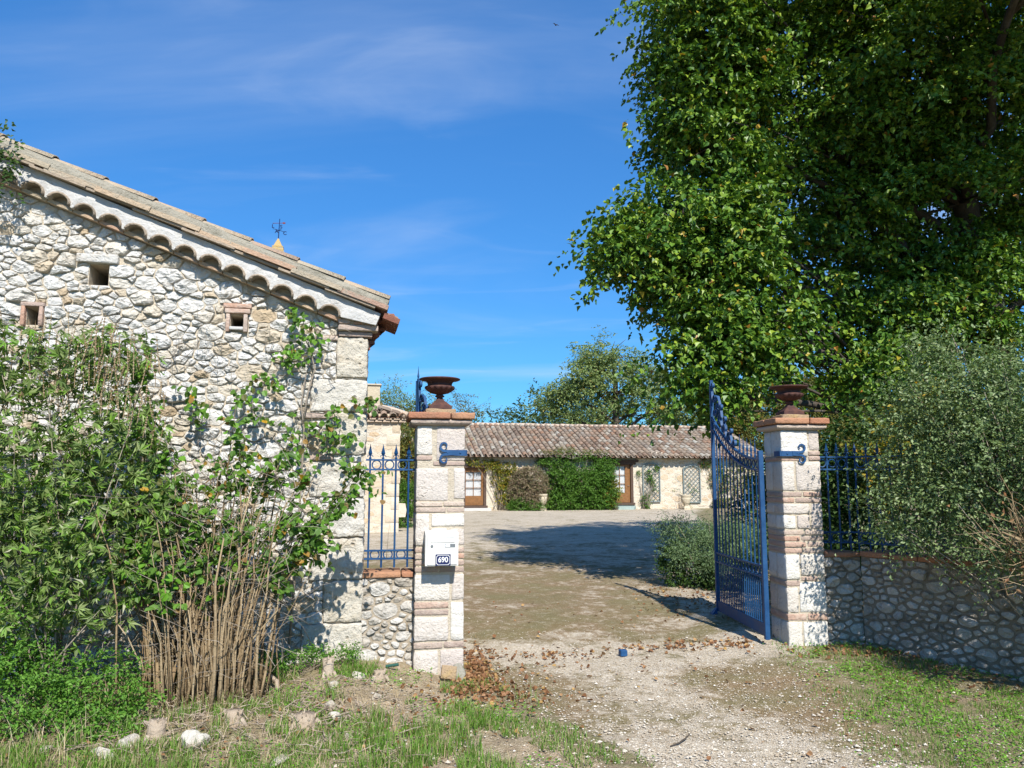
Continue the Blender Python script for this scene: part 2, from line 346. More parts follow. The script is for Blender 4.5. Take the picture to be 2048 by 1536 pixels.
# foliage colours
M['lime_leaf'] = leaf_mat('lime_leaf', [(0.0, (0.030, 0.085, 0.010)), (0.4, (0.070, 0.155, 0.016)), (0.8, (0.145, 0.245, 0.024)), (0.97, (0.24, 0.32, 0.03)), (0.99, (0.36, 0.26, 0.03)), (1.0, (0.32, 0.14, 0.03))], 0.15, 0.45, 0.35)
M['oak_leaf'] = leaf_mat('oak_leaf', [(0.0, (0.11, 0.165, 0.05)), (0.5, (0.19, 0.255, 0.085)), (0.93, (0.26, 0.32, 0.12)), (1.0, (0.34, 0.25, 0.08))], 0.28)
M['far_leaf'] = leaf_mat('far_leaf', [(0.0, (0.04, 0.08, 0.025)), (1.0, (0.085, 0.12, 0.035))], 0.2)
M['autumn_leaf'] = leaf_mat('autumn_leaf', [(0.0, (0.09, 0.12, 0.028)), (0.6, (0.14, 0.155, 0.035)), (0.85, (0.20, 0.16, 0.035)), (1.0, (0.24, 0.12, 0.03))], 0.25)
M['holm_leaf'] = leaf_mat('holm_leaf', [(0.0, (0.085, 0.14, 0.042)), (0.5, (0.15, 0.215, 0.075)), (0.9, (0.22, 0.285, 0.12)), (1.0, (0.30, 0.34, 0.18))], 0.2, 0.5, 0.4)
M['vitex_leaf'] = leaf_mat('vitex_leaf', [(0.0, (0.075, 0.125, 0.03)), (0.35, (0.14, 0.20, 0.055)), (0.6, (0.22, 0.27, 0.10)), (0.8, (0.13, 0.27, 0.03)), (0.95, (0.20, 0.33, 0.05)), (1.0, (0.40, 0.40, 0.28))], 0.25)
M['cane_leaf'] = leaf_mat('cane_leaf', [(0.0, (0.055, 0.115, 0.02)), (0.45, (0.10, 0.20, 0.03)), (0.75, (0.13, 0.30, 0.025)), (0.93, (0.13, 0.13, 0.04)), (0.98, (0.22, 0.13, 0.05)), (1.0, (0.45, 0.26, 0.02))], 0.3, 0.5, 0.3)
M['weed_leaf'] = leaf_mat('weed_leaf', [(0.0, (0.055, 0.14, 0.018)), (0.6, (0.11, 0.25, 0.03)), (1.0, (0.17, 0.32, 0.05))], 0.3)
M['creeper_leaf'] = leaf_mat('creeper_leaf', [(0.0, (0.04, 0.10, 0.014)), (0.6, (0.085, 0.185, 0.024)), (1.0, (0.14, 0.26, 0.04))], 0.3)
M['yellow_leaf'] = leaf_mat('yellow_leaf', [(0.0, (0.08, 0.13, 0.02)), (0.5, (0.17, 0.20, 0.03)), (0.8, (0.32, 0.25, 0.03)), (1.0, (0.40, 0.24, 0.03))], 0.3)
M['brown_leaf'] = leaf_mat('brown_leaf', [(0.0, (0.19, 0.135, 0.085)), (0.6, (0.29, 0.215, 0.15)), (0.85, (0.16, 0.18, 0.07)), (1.0, (0.13, 0.19, 0.05))], 0.15)
M['juniper_leaf'] = leaf_mat('juniper_leaf', [(0.0, (0.09, 0.15, 0.065)), (0.6, (0.16, 0.24, 0.11)), (1.0, (0.22, 0.30, 0.15))], 0.2)
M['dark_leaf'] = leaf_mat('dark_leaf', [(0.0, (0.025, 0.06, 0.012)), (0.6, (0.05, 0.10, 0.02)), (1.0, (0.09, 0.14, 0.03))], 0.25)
M['grass_blade'] = leaf_mat('grass_blade', [(0.0, (0.075, 0.16, 0.02)), (0.45, (0.13, 0.26, 0.03)), (0.72, (0.17, 0.28, 0.055)), (0.85, (0.30, 0.26, 0.14)), (1.0, (0.40, 0.33, 0.19))], 0.3)
M['straw'] = leaf_mat('straw', [(0.0, (0.36, 0.26, 0.14)), (0.6, (0.48, 0.38, 0.23)), (1.0, (0.55, 0.47, 0.32))], 0.2)
M['fallen_leaf'] = leaf_mat('fallen_leaf', [(0.0, (0.14, 0.065, 0.03)), (0.5, (0.24, 0.115, 0.05)), (0.85, (0.33, 0.19, 0.095)), (1.0, (0.42, 0.27, 0.09))], 0.15)
M['clover_leaf'] = leaf_mat('clover_leaf', [(0.0, (0.09, 0.22, 0.02)), (0.6, (0.15, 0.34, 0.03)), (1.0, (0.22, 0.42, 0.05))], 0.3)
M['ivy_leaf'] = leaf_mat('ivy_leaf', [(0.0, (0.05, 0.11, 0.02)), (0.65, (0.09, 0.17, 0.03)), (0.85, (0.22, 0.14, 0.04)), (1.0, (0.30, 0.12, 0.04))], 0.3)
M['pebble'] = leaf_mat('pebble', [(0.0, (0.30, 0.235, 0.165)), (0.5, (0.46, 0.40, 0.31)), (0.9, (0.56, 0.51, 0.43)), (1.0, (0.66, 0.62, 0.55))], 0.0, 0.9, 0.1)

# ------------------------------------------------------------------ ground
def sst(a, b, v):
    t = np.clip((np.asarray(v, dtype=float) - a) / (b - a), 0, 1); return t*t*(3-2*t)
def gz_np(x, y):
    x = np.asarray(x, dtype=float); y = np.asarray(y, dtype=float)
    z = 0.10*sst(5.4, 8.2, y) + 0.05*sst(7.0, 9.5, y) + 0.11*sst(9, 33, y)
    z = z + 0.11*sst(-0.45, -1.3, x)*sst(3.6, 5.2, y)*sst(16, 9, y)
    z = z + 0.07*sst(1.6, 2.6, x)*sst(4.5, 6.5, y)*sst(12, 8, y)
    return z - 2.2*sst(38, 120, y) - 1.5*sst(-6, -60, y) + 0.012*np.sin(x*2.1 + 1.3)*np.sin(y*1.7) * sst(-8, 3, y)
def gz(x, y): return float(gz_np(x, y))
def left_edge(y): return -0.30 + (6.4 - y)*0.56
def axis(lo, a, b, hi, step):
    mid = list(np.arange(a, b, step)); out = []; d = step*1.6; v = b
    while v < hi: out.append(v); v += d; d *= 1.22
    lef = []; d = step*1.6; v = a - step
    while v > lo: lef.append(v); v -= d; d *= 1.22
    return np.array(sorted(lef) + mid + out)
def ground():
    xs = axis(-500, -4.2, 4.6, 500, 0.055); ys = axis(-120, 3.9, 12.5, 600, 0.055)
    X, Y = np.meshgrid(xs, ys); Z = gz_np(X, Y)
    near = (X > -4.5) & (X < 5) & (Y > 3.5) & (Y < 13)
    nx, ny = len(xs), len(ys)
    veg = np.zeros_like(X); moss = np.zeros_like(X); dirt = np.zeros_like(X)
    le = -0.30 + (6.4 - Y)*0.56
    veg = np.maximum(sst(0.25, -0.25, X - le) * (Y < 6.75), sst(0.35, -0.15, X - le) * (Y < 6.2))
    veg = np.maximum(veg, sst(-0.1, 0.9, X - (2.15 + (Y - 6.8)*0.12)) * sst(7.4, 7.0, Y))
    veg = np.maximum(veg, (X < -0.75)*1.0*(Y < 7.2)); veg = np.where(Y < 3.6, np.maximum(veg, 0.3), veg)
    veg = np.maximum(veg, sst(2.5, 3.3, X - np.maximum(Y - 9.0, 0)*0.20)*(Y > 7.0)*sst(40, 30, Y)); veg = np.maximum(veg, sst(36, 40, Y))
    veg = np.maximum(veg, sst(9, 14, X)); veg = np.maximum(veg, sst(-8, -14, X))
    moss = 0.76*sst(6.8, 8.0, Y)*sst(20, 8.5, Y)*sst(3.8, 0.6, X) + 1.1*sst(7.1, 6.2, Y)*sst(4.0, 5.6, Y)*(0.6+0.4*np.sin(X*3.1+Y*1.3)) + 0.12*sst(9, 11, Y)*sst(30, 14, Y)
    moss = moss - 0.5*np.exp(-((X-0.55)/0.35)**2)*sst(6.3, 5.0, Y) - 0.42*np.exp(-((X-1.0-(Y-7.1)*0.3)/1.0)**2 - ((Y-7.12)/0.22)**2)
    dirt = sst(0.2, -0.3, X - le)*sst(-3.2, -0.9, X)*0.6*(Y < 6.9)
    for i in range(ny):
        for j in range(nx):
            if near[i, j]:
                p = Vector((X[i, j], Y[i, j], 0)); n = noise.noise(p*5.0); n2 = noise.noise(p*14.0)
                rough = 0.010 + 0.028*dirt[i, j]
                Z[i, j] += n*rough + n2*rough*0.6 - 0.35*rough
    idx = np.arange(nx*ny).reshape(ny, nx)
    F = np.stack([idx[:-1, :-1], idx[:-1, 1:], idx[1:, 1:], idx[1:, :-1]], -1).reshape(-1, 4)
    me = np_mesh('ground', np.stack([X, Y, Z], -1).reshape(-1, 3), F, True)
    for nm, a in (('veg', veg), ('moss', moss), ('dirt', dirt)):
        at = me.attributes.new(nm, 'FLOAT', 'POINT'); at.data.foreach_set('value', np.clip(a, 0, 1).astype(np.float32).ravel())
    m, nt, B, N, L = mat('gravel_ground')
    tc = N.new('ShaderNodeTexCoord'); co = tc.outputs['Object']
    def attr(n):
        a = N.new('ShaderNodeAttribute'); a.attribute_name = n; return a.outputs['Fac']
    v1 = tex(N, L, 'voronoi', 95.0, co); v2 = tex(N, L, 'voronoi', 38.0, co)
    n1 = tex(N, L, 'noise', 1.6, co, 6, 0.62); n2 = tex(N, L, 'noise', 9.0, co, 6, 0.7); n3 = tex(N, L, 'noise', 60.0, co, 4, 0.7)
    sep = N.new('ShaderNodeSeparateColor'); L.new(v1.outputs['Color'], sep.inputs[0])
    g = ramp(N, [(0.0, (0.36, 0.285, 0.195)), (0.35, (0.58, 0.49, 0.365)), (0.75, (0.66, 0.58, 0.455)), (1.0, (0.74, 0.68, 0.575))]); L.new(sep.outputs[0], g.inputs[0])
    col = mixc(N, L, mrange(N, L, v1.outputs['Distance'], 0.35, 0.75, 0.0, 0.45), g.outputs[0], (0.25, 0.20, 0.14))
    col = mixc(N, L, mrange(N, L, n1.outputs['Fac'], 0.46, 0.70, 0.0, 0.35), col, (0.40, 0.345, 0.26))
    mp = N.new('ShaderNodeMapping'); mp.inputs['Scale'].default_value = (0.85, 0.9, 1.0); L.new(co, mp.inputs[0])
    n4 = tex(N, L, 'noise', 1.1, mp.outputs[0], 8, 0.75); n5 = tex(N, L, 'noise', 9.0, mp.outputs[0], 9, 0.85)
    col = mixc(N, L, mrange(N, L, n4.outputs['Fac'], 0.44, 0.68, 0.0, 0.45), col, (0.36, 0.30, 0.21))
    col = mixc(N, L, mrange(N, L, n5.outputs['Fac'], 0.30, 0.70, 0.35, 0.0), col, (0.24, 0.19, 0.13))
    col = mixc(N, L, mrange(N, L, n5.outputs['Fac'], 0.52, 0.74, 0.0, 0.5), col, (0.74, 0.69, 0.58))
    def blend(mask, nz, amp, lo, hi):
        a = N.new('ShaderNodeMath'); a.operation = 'MULTIPLY_ADD'; L.new(nz, a.inputs[0]); a.inputs[1].default_value = amp; L.new(mask, a.inputs[2])
        return mrange(N, L, a.outputs[0], lo + amp*0.5, hi + amp*0.5)
    mossc = mixc(N, L, mrange(N, L, n1.outputs['Fac'], 0.40, 0.62), (0.185, 0.115, 0.05), (0.15, 0.125, 0.045))
    mossc = mixc(N, L, mrange(N, L, n3.outputs['Fac'], 0.55, 0.72), mossc, (0.44, 0.38, 0.28))
    nm = N.new('ShaderNodeMath'); nm.operation = 'ADD'; L.new(n1.outputs['Fac'], nm.inputs[0]); L.new(n2.outputs['Fac'], nm.inputs[1])
    nh = N.new('ShaderNodeMath'); nh.operation = 'MULTIPLY'; L.new(nm.outputs[0], nh.inputs[0]); nh.inputs[1].default_value = 0.5
    mfac = blend(attr('moss'), nh.outputs[0], 4.6, 0.18, 0.62)
    mossc = mixc(N, L, mrange(N, L, n5.outputs['Fac'], 0.53, 0.66, 0.0, 0.65), mossc, (0.50, 0.43, 0.32))
    mossc = mixc(N, L, mrange(N, L, n5.outputs['Fac'], 0.30, 0.46, 0.6, 0.0), mossc, (0.13, 0.095, 0.045))
    mfac2 = N.new('ShaderNodeMath'); mfac2.operation = 'MULTIPLY'; L.new(mfac, mfac2.inputs[0]); mfac2.inputs[1].default_value = 0.86
    col = mixc(N, L, mfac2.outputs[0], col, mossc)
    soil = mixc(N, L, mrange(N, L, n2.outputs['Fac'], 0.40, 0.62), (0.25, 0.19, 0.125), (0.14, 0.15, 0.055))
    soil = mixc(N, L, mrange(N, L, n3.outputs['Fac'], 0.5, 0.75), soil, (0.34, 0.27, 0.18))
    col = mixc(N, L, blend(attr('veg'), n2.outputs['Fac'], 0.9, 0.40, 0.62), col, soil)
    straw = mixc(N, L, mrange(N, L, n3.outputs['Fac'], 0.4, 0.65), (0.34, 0.24, 0.15), (0.52, 0.44, 0.33))
    col = mixc(N, L, blend(attr('dirt'), n2.outputs['Fac'], 1.2, 0.45, 0.75), col, straw)
    L.new(col, B.inputs['Base Color']); B.inputs['Roughness'].default_value = 0.95; B.inputs['Specular IOR Level'].default_value = 0.1
    b1 = bump(N, L, n2.outputs['Fac'], 0.5, 0.03, B)
    inv = N.new('ShaderNodeMath'); inv.operation = 'SUBTRACT'; inv.inputs[0].default_value = 1.0; L.new(v1.outputs['Distance'], inv.inputs[1])
    b2 = bump(N, L, inv.outputs[0], 0.8, 0.010, B, b1); bump(N, L, n3.outputs['Fac'], 0.6, 0.010, B, b2)
    o = link('ground', me, m, None, 'structure'); tag(o, 'gravel drive and courtyard with grassy mossy edges')
ground()

# ------------------------------------------------------------------ rubble stonework
def clip(poly, a, b, c):
    """keep a*x+b*y<=c"""
    out = []
    for i in range(len(poly)):
        p, q = poly[i], poly[(i+1) % len(poly)]
        dp, dq = a*p[0]+b*p[1]-c, a*q[0]+b*q[1]-c
        if dp <= 0: out.append(p)
        if (dp < 0) != (dq < 0) and dp != dq:
            t = dp/(dp-dq); out.append((p[0]+(q[0]-p[0])*t, p[1]+(q[1]-p[1])*t))
    return out
def rubble_cells(x0, x1, z0, z1, inside, rmin, rmax, gap, aspect=1.6, rects=(), planes=(), tries=14000, bias=2.2):
    pts = np.zeros((0, 2)); rad = np.zeros(0)
    for t in range(tries):
        f = 1 - t/tries
        r = rmin + (rmax-rmin)*(random.random()**bias)*max(f, 0.05)
        x = random.uniform(x0, x1); z = random.uniform(z0, z1)
        if not inside(x, z): continue
        if any(a < x < b and c < z < d for a, b, c, d in rects): continue
        if len(pts):
            d = np.hypot((pts[:, 0]-x)/aspect, pts[:, 1]-z)
            if np.any(d < (rad + r)*0.86): continue
        pts = np.vstack([pts, (x, z)]); rad = np.append(rad, r)
    cells = []
    for i in range(len(pts)):
        x, z = pts[i]; r = rad[i]; e = r*2.4
        poly = [(x-e*aspect, z-e), (x+e*aspect, z-e), (x+e*aspect, z+e), (x-e*aspect, z+e)]
        d = np.hypot((pts[:, 0]-x)/aspect, pts[:, 1]-z)
        for j in np.argsort(d)[1:26]:
            dx, dz = pts[j, 0]-x, pts[j, 1]-z
            a, b = dx/aspect**2, dz
            D2 = dx*dx/aspect**2 + dz*dz
            c = 0.5*(D2 + r*r - rad[j]**2) + a*x + b*z
            nrm = math.hypot(a, b); c -= gap*nrm*0.5*random.uniform(0.6, 1.6)
            poly = clip(poly, a, b, c)
            if len(poly) < 3: break
        if len(poly) < 3: continue
        for a, b, c in planes: poly = clip(poly, a, b, c)
        for (a, b, c, d_) in rects:
            opts = [(a-x, (1, 0, a-gap*.5)), (x-b, (-1, 0, -(b+gap*.5))), (c-z, (0, 1, c-gap*.5)), (z-d_, (0, -1, -(d_+gap*.5)))]
            dist, pl = max(opts, key=lambda q: q[0])
            if dist > -1e-6 and len(poly) >= 3: poly = clip(poly, *pl)
        if len(poly) < 3: continue
        area = 0.5*abs(sum(poly[k][0]*poly[(k+1) % len(poly)][1]-poly[(k+1) % len(poly)][0]*poly[k][1] for k in range(len(poly))))
        if area < 0.0006: continue
        cells.append((poly, area))
    return cells
def stone_geo(poly, proud, n=18, back=0.05, rough=0.35, y0=0.0):
    """angular hewn stone from an outline; wall plane x,z, outward is -y"""
    m0 = len(poly); L_ = [math.dist(poly[k], poly[(k+1) % m0]) for k in range(m0)]; tot = sum(L_)
    pts = []
    for k in range(m0):
        if L_[k] < tot*.03: continue
        c = max(1, int(round(n*L_[k]/tot))); p, q = poly[k], poly[(k+1) % m0]
        for i in range(c):
            t = (i+.08)/c; pts.append((p[0]+(q[0]-p[0])*t, p[1]+(q[1]-p[1])*t))
    n = len(pts)
    if n < 4: return [], []
    cx = sum(p[0] for p in pts)/n; cz = sum(p[1] for p in pts)/n
    off = Vector((random.random()*80, random.random()*80, random.random()*80))
    sm = []; jt = min(.006, tot*.012)
    for i in range(n):
        a, b, c = pts[i-1], pts[i], pts[(i+1) % n]
        nn = noise.noise(Vector((b[0]*40, b[1]*40, 1))+off)*jt
        x, z = b[0]*.76+(a[0]+c[0])*.12, b[1]*.76+(a[1]+c[1])*.12
        d = math.hypot(x-cx, z-cz)+1e-6; sm.append((x+(x-cx)/d*nn, z+(z-cz)/d*nn))
    planes = []
    for i in range(4):
        a = random.uniform(0, 6.283); sl = random.uniform(.1, .75); planes.append((math.cos(a)*sl, math.sin(a)*sl, proud*random.uniform(.85, 1.35)))
    vs = []; fs = []
    for sc, d in ((1.0, -back), (1.0, proud*.30), (0.955, proud*.78), (0.84, proud*1.0), (0.58, proud*1.1), (0.26, proud*1.12)):
        for (px, pz) in sm:
            x = cx+(px-cx)*sc; z = cz+(pz-cz)*sc
            if d > 0:
                lim = min(p[2]+p[0]*(x-cx)+p[1]*(z-cz) for p in planes)
                dd = max(min(d, lim), proud*.22)
                nn = noise.noise(Vector((x, z, .3))*30+off)*rough*.7 + noise.noise(Vector((x, z, .3))*75+off)*rough*.5
                dd = dd + proud*nn*(.35 if sc > .99 else 1)
            else: dd = d
            vs.append((x, y0-dd, z))
    m = 6
    for r in range(m-1):
        for i in range(n): fs.append((r*n+i, (r+1)*n+i, (r+1)*n+(i+1) % n, r*n+(i+1) % n))
    fs.append(tuple(range((m-1)*n+n-1, (m-1)*n-1, -1)))
    return vs, fs
def fix(me):
    bm = bmesh.new(); bm.from_mesh(me); bmesh.ops.recalc_face_normals(bm, faces=bm.faces); bm.to_mesh(me); bm.free(); return me
def lay_stones(cells, parent, material, proud=(0.02, 0.055), limit=300, score=None, n=16, rough=0.35, y0=0.0, smooth=False):
    cells = sorted(cells, key=score or (lambda c: -c[1]))
    rest = MB()
    for k, (poly, area) in enumerate(cells):
        pr = random.uniform(*proud)*min(1.0, 0.55+area*22)
        vs, fs = stone_geo(poly, pr, n, rough=rough, y0=y0)
        if not vs: continue
        if k < limit:
            me = bpy.data.meshes.new('stone'); me.from_pydata(vs, [], fs); me.update()
            link('stone', fix(me), material, parent, smooth=smooth)
        else: rest.add(vs, fs)
    if rest.v: rest.build('rubble_fill', material, parent, smooth, 'stuff')

# ------------------------------------------------------------------ stone barn on the left
SL = 0.38; SA = math.atan(SL); ca, sa = math.cos(SA), math.sin(SA)
def wall_top(x): return 2.825 - SL*x
def barn():
    t = thing('stone_barn', 'rough white rubble barn gable with tiled sloping verge behind the shrubs', 'barn', (-1.244, 6.5, 0), 12)
    RX = -4.6                                       # ridge
    holes = [(-2.205, -2.06, 3.145, 3.315), (-1.111, -1.008, 2.845, 2.946), (-2.634, -2.54, 2.80, 2.94)]
    # wall core with the three openings left open
    xs = sorted({-9.2, RX, 0.0} | {h[0] for h in holes} | {h[1] for h in holes})
    b = MB()
    top = lambda x: wall_top(x) if x >= RX else wall_top(RX) - SL*(RX-x)
    for xa, xb in zip(xs[:-1], xs[1:]):
        cuts = [-0.3]; 
        hs = [h for h in holes if h[0] <= xa+1e-6 and h[1] >= xb-1e-6]
        zs = []
        z = -0.3
        for h in sorted(hs, key=lambda q: q[2]): zs.append((z, h[2])); z = h[3]
        for za, zb in zs: b.add([(xa, 0, za), (xb, 0, za), (xb, 0, zb), (xa, 0, zb)], [(0, 1, 2, 3)])
        b.add([(xa, 0, z), (xb, 0, z), (xb, 0, top(xb)), (xa, 0, top(xa))], [(0, 1, 2, 3)])
    for h in holes:
        a, c, d, e = h
        b.add([(a, 0, d), (c, 0, d), (c, 0, e), (a, 0, e), (a, .45, d), (c, .45, d), (c, .45, e), (a, .45, e)], [(0, 4, 5, 1), (1, 5, 6, 2), (2, 6, 7, 3), (3, 7, 4, 0)])
    me = bpy.data.meshes.new('wall'); me.from_pydata(b.v, [], b.f); me.update()
    link('wall', me, M['mortar'], t)
    s = MB()
    s.add([(0, 0, -.3), (-1.36, 8, -.3), (-1.36, 8, 2.79), (0, 0, 2.79)], [(0, 1, 2, 3)])
    s.add([(-9.2, 0, -.3), (-9.2, 8, -.3), (-9.2, 8, 2.79), (-9.2, 0, 2.79)], [(3, 2, 1, 0)])
    s.add([(-9.2, 8, -.3), (-1.36, 8, -.3), (-1.36, 8, 2.79), (RX, 8, wall_top(RX)), (-9.2, 8, 2.79)], [(4, 3, 2, 1, 0)])
    me = bpy.data.meshes.new('rear_wall'); me.from_pydata(s.v, [], s.f); me.update(); link('rear_wall', me, M['render'], t)
    # corner stones
    q = [(2.445, 2.79, -0.245), (2.155, 2.43, -0.445), (1.80, 2.145, -0.25), (1.45, 1.735, -0.44), (1.12, 1.44, -0.27), (0.78, 1.11, -0.42), (0.44, 0.77, -0.30), (-0.1, 0.43, -0.46)]
    for za, zb, xa in q:
        link('corner_stone', rock_box(xa, 0.012, -0.036, 0.42, za+.002, zb-.002, 0.017, 13, 0.014, 15), M['quoin'], t, smooth=True)
    bricks = [(-0.50, -0.26, 2.098, 2.138), (-0.44, -0.255, 1.752, 1.79), (-0.42, -0.24, 2.755, 2.80)]
    for xa, xb, za, zb in bricks: link('brick', rock_box(xa, xb, -0.04, 0.1, za, zb, 0.004, 5), M['brick'], t, smooth=True)
    # little brick window frame
    for xa, xb, za, zb in ((-1.168, -0.945, 2.998, 3.036), (-1.155, -0.955, 2.955, 2.994), (-1.145, -1.113, 2.80, 2.95), (-1.006, -0.972, 2.80, 2.95)):
        link('brick', rock_box(xa, xb, -0.048, 0.1, za, zb, 0.003, 5, 0.007), M['brick'], t, smooth=True)
    link('window_sill', rock_box(-1.112, -1.006, -0.058, 0.1, 2.815, 2.842, 0.003, 5), M['cement'], t, smooth=True)
    link('lintel', rock_box(-2.30, -1.99, -0.05, 0.2, 3.32, 3.395, 0.008, 7), M['limestone'], t, smooth=True)
    for xa, xb, za, zb in ((-2.665, -2.636, 2.79, 2.95), (-2.538, -2.508, 2.79, 2.95), (-2.67, -2.50, 2.944, 2.975)):
        link('brick', rock_box(xa, xb, -0.045, 0.1, za, zb, 0.003, 5), M['brick'], t, smooth=True)
    rects = [(xa, 0.02, za, zb) for za, zb, xa in q] + [(xa, xb, za, zb) for xa, xb, za, zb in bricks] + \
        [(-1.168, -0.945, 2.955, 3.036), (-1.145, -0.972, 2.80, 2.96), (-2.30, -1.99, 3.32, 3.395), (-2.205, -2.06, 3.145, 3.325), (-2.67, -2.505, 2.79, 2.975), (-0.24, 0.02, 2.78, 2.95)]
    cells = rubble_cells(-4.3, 0.0, -0.2, 4.5, lambda x, z: z < wall_top(x)-0.03, 0.020, 0.080, 0.010, 1.6, rects, [(SL, 1, 2.82), (1, 0, 0.0)], 30000, 1.5)
    def score(c):
        cx = sum(p[0] for p in c[0])/len(c[0]); cz = sum(p[1] for p in c[0])/len(c[0])
        seen = 1.0 if (cx > -2.9 and (cz > 1.9 or cx > -1.3)) else 0.25
        if cx < -3.0: seen = 0.01
        return -c[1]*seen
    lay_stones(cells, t, M['limestone'], (0.024, 0.062), 300, score, 20, 0.5)
    # verge: pink tile course, arched tiles, mortar, canal tiles, cover tiles
    def P(s, h, y, x0=0.0):
        """s along the slope upward to the left from x0, h square to it"""
        return (x0 - s*ca + h*sa, y, wall_top(x0) + s*sa + h*ca)
    pitch = 0.205; r1, r0 = 0.088, 0.070
    n = 23; s0 = 0.34
    for i in range(n):
        s_ = s0 + i*pitch; mb = MB(); vs = []; fs = []; K = 9
        rr1 = r1*random.uniform(.96, 1.03); dy = random.uniform(-.008, .008)
        for y in (-0.165+dy, 0.09):
            for rr in (rr1, r0*rr1/r1):
                for k in range(K):
                    a = math.pi*k/(K-1); vs.append(P(s_ - rr*math.cos(a), 0.026 + rr*math.sin(a)*.82, y))
        for k in range(K-1):
            fs += [(k, k+1, K+k+1, K+k), (k, 2*K+k, 2*K+k+1, k+1), (K+k, K+k+1, 3*K+k+1, 3*K+k)]
        fs += [(0, K, 3*K, 2*K), (K-1, 3*K-1, 4*K-1, 2*K-1)]
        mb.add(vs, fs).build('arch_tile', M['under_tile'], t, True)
        mb = MB(); vs = []
        for y in (-0.095, 0.05):
            for (ds, h) in ((-.098, 0.0), (.098, 0.0), (.098, 0.026+random.uniform(-.004, .004)), (-.098, 0.026)): vs.append(P(s_+ds, h, y+random.uniform(-.006, .006)))
        mb.add(vs, [(0, 1, 2, 3), (7, 6, 5, 4), (0, 4, 5, 1), (1, 5, 6, 2), (2, 6, 7, 3), (3, 7, 4, 0)]).build('verge_brick', M['verge_tile'], t)
    mb = MB(); S = np.arange(s0-0.385, s0 + n*pitch, pitch/14)
    prev = None
    for s_ in S:
        kf = (s_ - s0)/pitch; ds = (kf - round(kf))*pitch
        inr = abs(ds) < r1 and round(kf) >= 0
        low = 0.022 + (math.sqrt(r1*r1-ds*ds)*.82 if inr else 0.0) - 0.003
        if s_ < s0 - r1: low = 0.03 + 0.05*max(0, (s0-r1-s_)/0.3)
        yj = -0.140 + 0.006*noise.noise(Vector((s_*9, 3, 1)))
        ring = [P(s_, low, yj), P(s_, (low+0.185)/2, yj-0.006+0.01*noise.noise(Vector((s_*14, 7, 1)))), P(s_, 0.186, yj), P(s_, 0.186, 0.05), P(s_, low, 0.05)]
        k0 = len(mb.v); mb.v.extend(ring)
        if prev is not None:
            for j in range(5): mb.f.append((prev+j, k0+j, k0+(j+1) % 5, prev+(j+1) % 5))
        else: mb.f.append(tuple(k0+j for j in range(5)))
        prev = k0
    mb.f.append(tuple(prev+j for j in (4, 3, 2, 1, 0)))
    mb.build('verge_mortar', M['cement'], t, False)
    se = s0+n*pitch
    MB().add([P(0.05, 0.0, -.055), P(se, 0.0, -.055), P(se, .12, -.045), P(0.05, .12, -.045)], [(0, 1, 2, 3)]).build('infill_mortar', M['mortar'], t)
    L_ = 0.405; nT = 13
    for i in range(nT):
        sA = -0.085 + i*L_
        for (nm, h0, h1, y0, y1, mt, st) in (('canal_tile', 0.188, 0.206, -0.195, 0.06, 'under_tile', 0.25), ('verge_tile', 0.208, 0.246, -0.205, 0.05, 'verge_tile', 0.0)):
            a, e = sA + L_*st, sA + L_*(1+st) + 0.03; vs = []
            lift = 0.014; hv = random.uniform(-.005, .005); yv = random.uniform(-.012, .012)
            for s_, lf in ((a, lift), (e, 0.0)):
                for (y, h) in ((y0+yv, h0), (y1, h0), (y1, h1), ((y0+y1)/2, h1+0.006), (y0+yv, h1)): vs.append(P(s_, h+lf+hv, y))
            MB().add(vs, [(0, 1, 2, 3, 4), (9, 8, 7, 6, 5), (0, 5, 6, 1), (1, 6, 7, 2), (2, 7, 8, 3), (3, 8, 9, 4), (4, 9, 5, 0)]).build(nm, M[mt], t)
        # rounded cover tile on top, higher at its lower end where it laps the next
        a, e = sA + 0.02, sA + L_ + 0.06; vs = []; fs = []; K = 9; cyv = -0.10 + random.uniform(-.008, .008)
        for s_, rr, lf in ((a, 0.070, 0.018), (a, 0.058, 0.018), (e, 0.060, 0.002)):
            for k in range(K):
                q_ = math.pi*k/(K-1); vs.append(P(s_, 0.302 + lf + rr*math.sin(q_)*0.68, cyv - rr*1.25*math.cos(q_)))
        for k in range(K-1): fs += [(k, k+1, K+k+1, K+k), (k, 2*K+k, 2*K+k+1, k+1)]
        MB().add(vs, fs).build('cover_tile', M['verge_tile'], t, True)
    mb = MB(); prev = None
    for s_ in np.arange(-0.07, nT*L_-.1, 0.03):
        j = 0.010*noise.noise(Vector((s_*11, 1.5, 2))) + 0.006*noise.noise(Vector((s_*30, 1.5, 2)))
        k0 = len(mb.v); mb.v.extend([P(s_, 0.235, -0.190+j), P(s_, 0.280+j, -0.188+j), P(s_, 0.316+j, -0.176), P(s_, 0.325, 0.0), P(s_, 0.235, 0.0)])
        if prev is not None:
            for q_ in range(5): mb.f.append((prev+q_, k0+q_, k0+(q_+1) % 5, prev+(q_+1) % 5))
        prev = k0
    mb.build('bedding_mortar', M['lichen_mortar'], t)
    # roof slopes behind the verge, in long tile columns
    rf = MB(); SH = lambda p: (p[0]-.17*max(p[1], 0), p[1], p[2])
    for k in range(34):
        y = 0.12 + k*0.235
        for side in (0, 1):
            vs = []; K = 5
            for s_ in (-0.20, 4.6/ca+0.05):
                for j in range(K):
                    a = math.pi*j/(K-1); p = SH(P(s_, 0.205 + 0.075*math.sin(a), y - 0.085*math.cos(a)))
                    vs.append(p if side == 0 else (2*RX-p[0], p[1], p[2]))
            rf.add(vs, [(j, j+1, K+j+1, K+j) for j in range(K-1)])
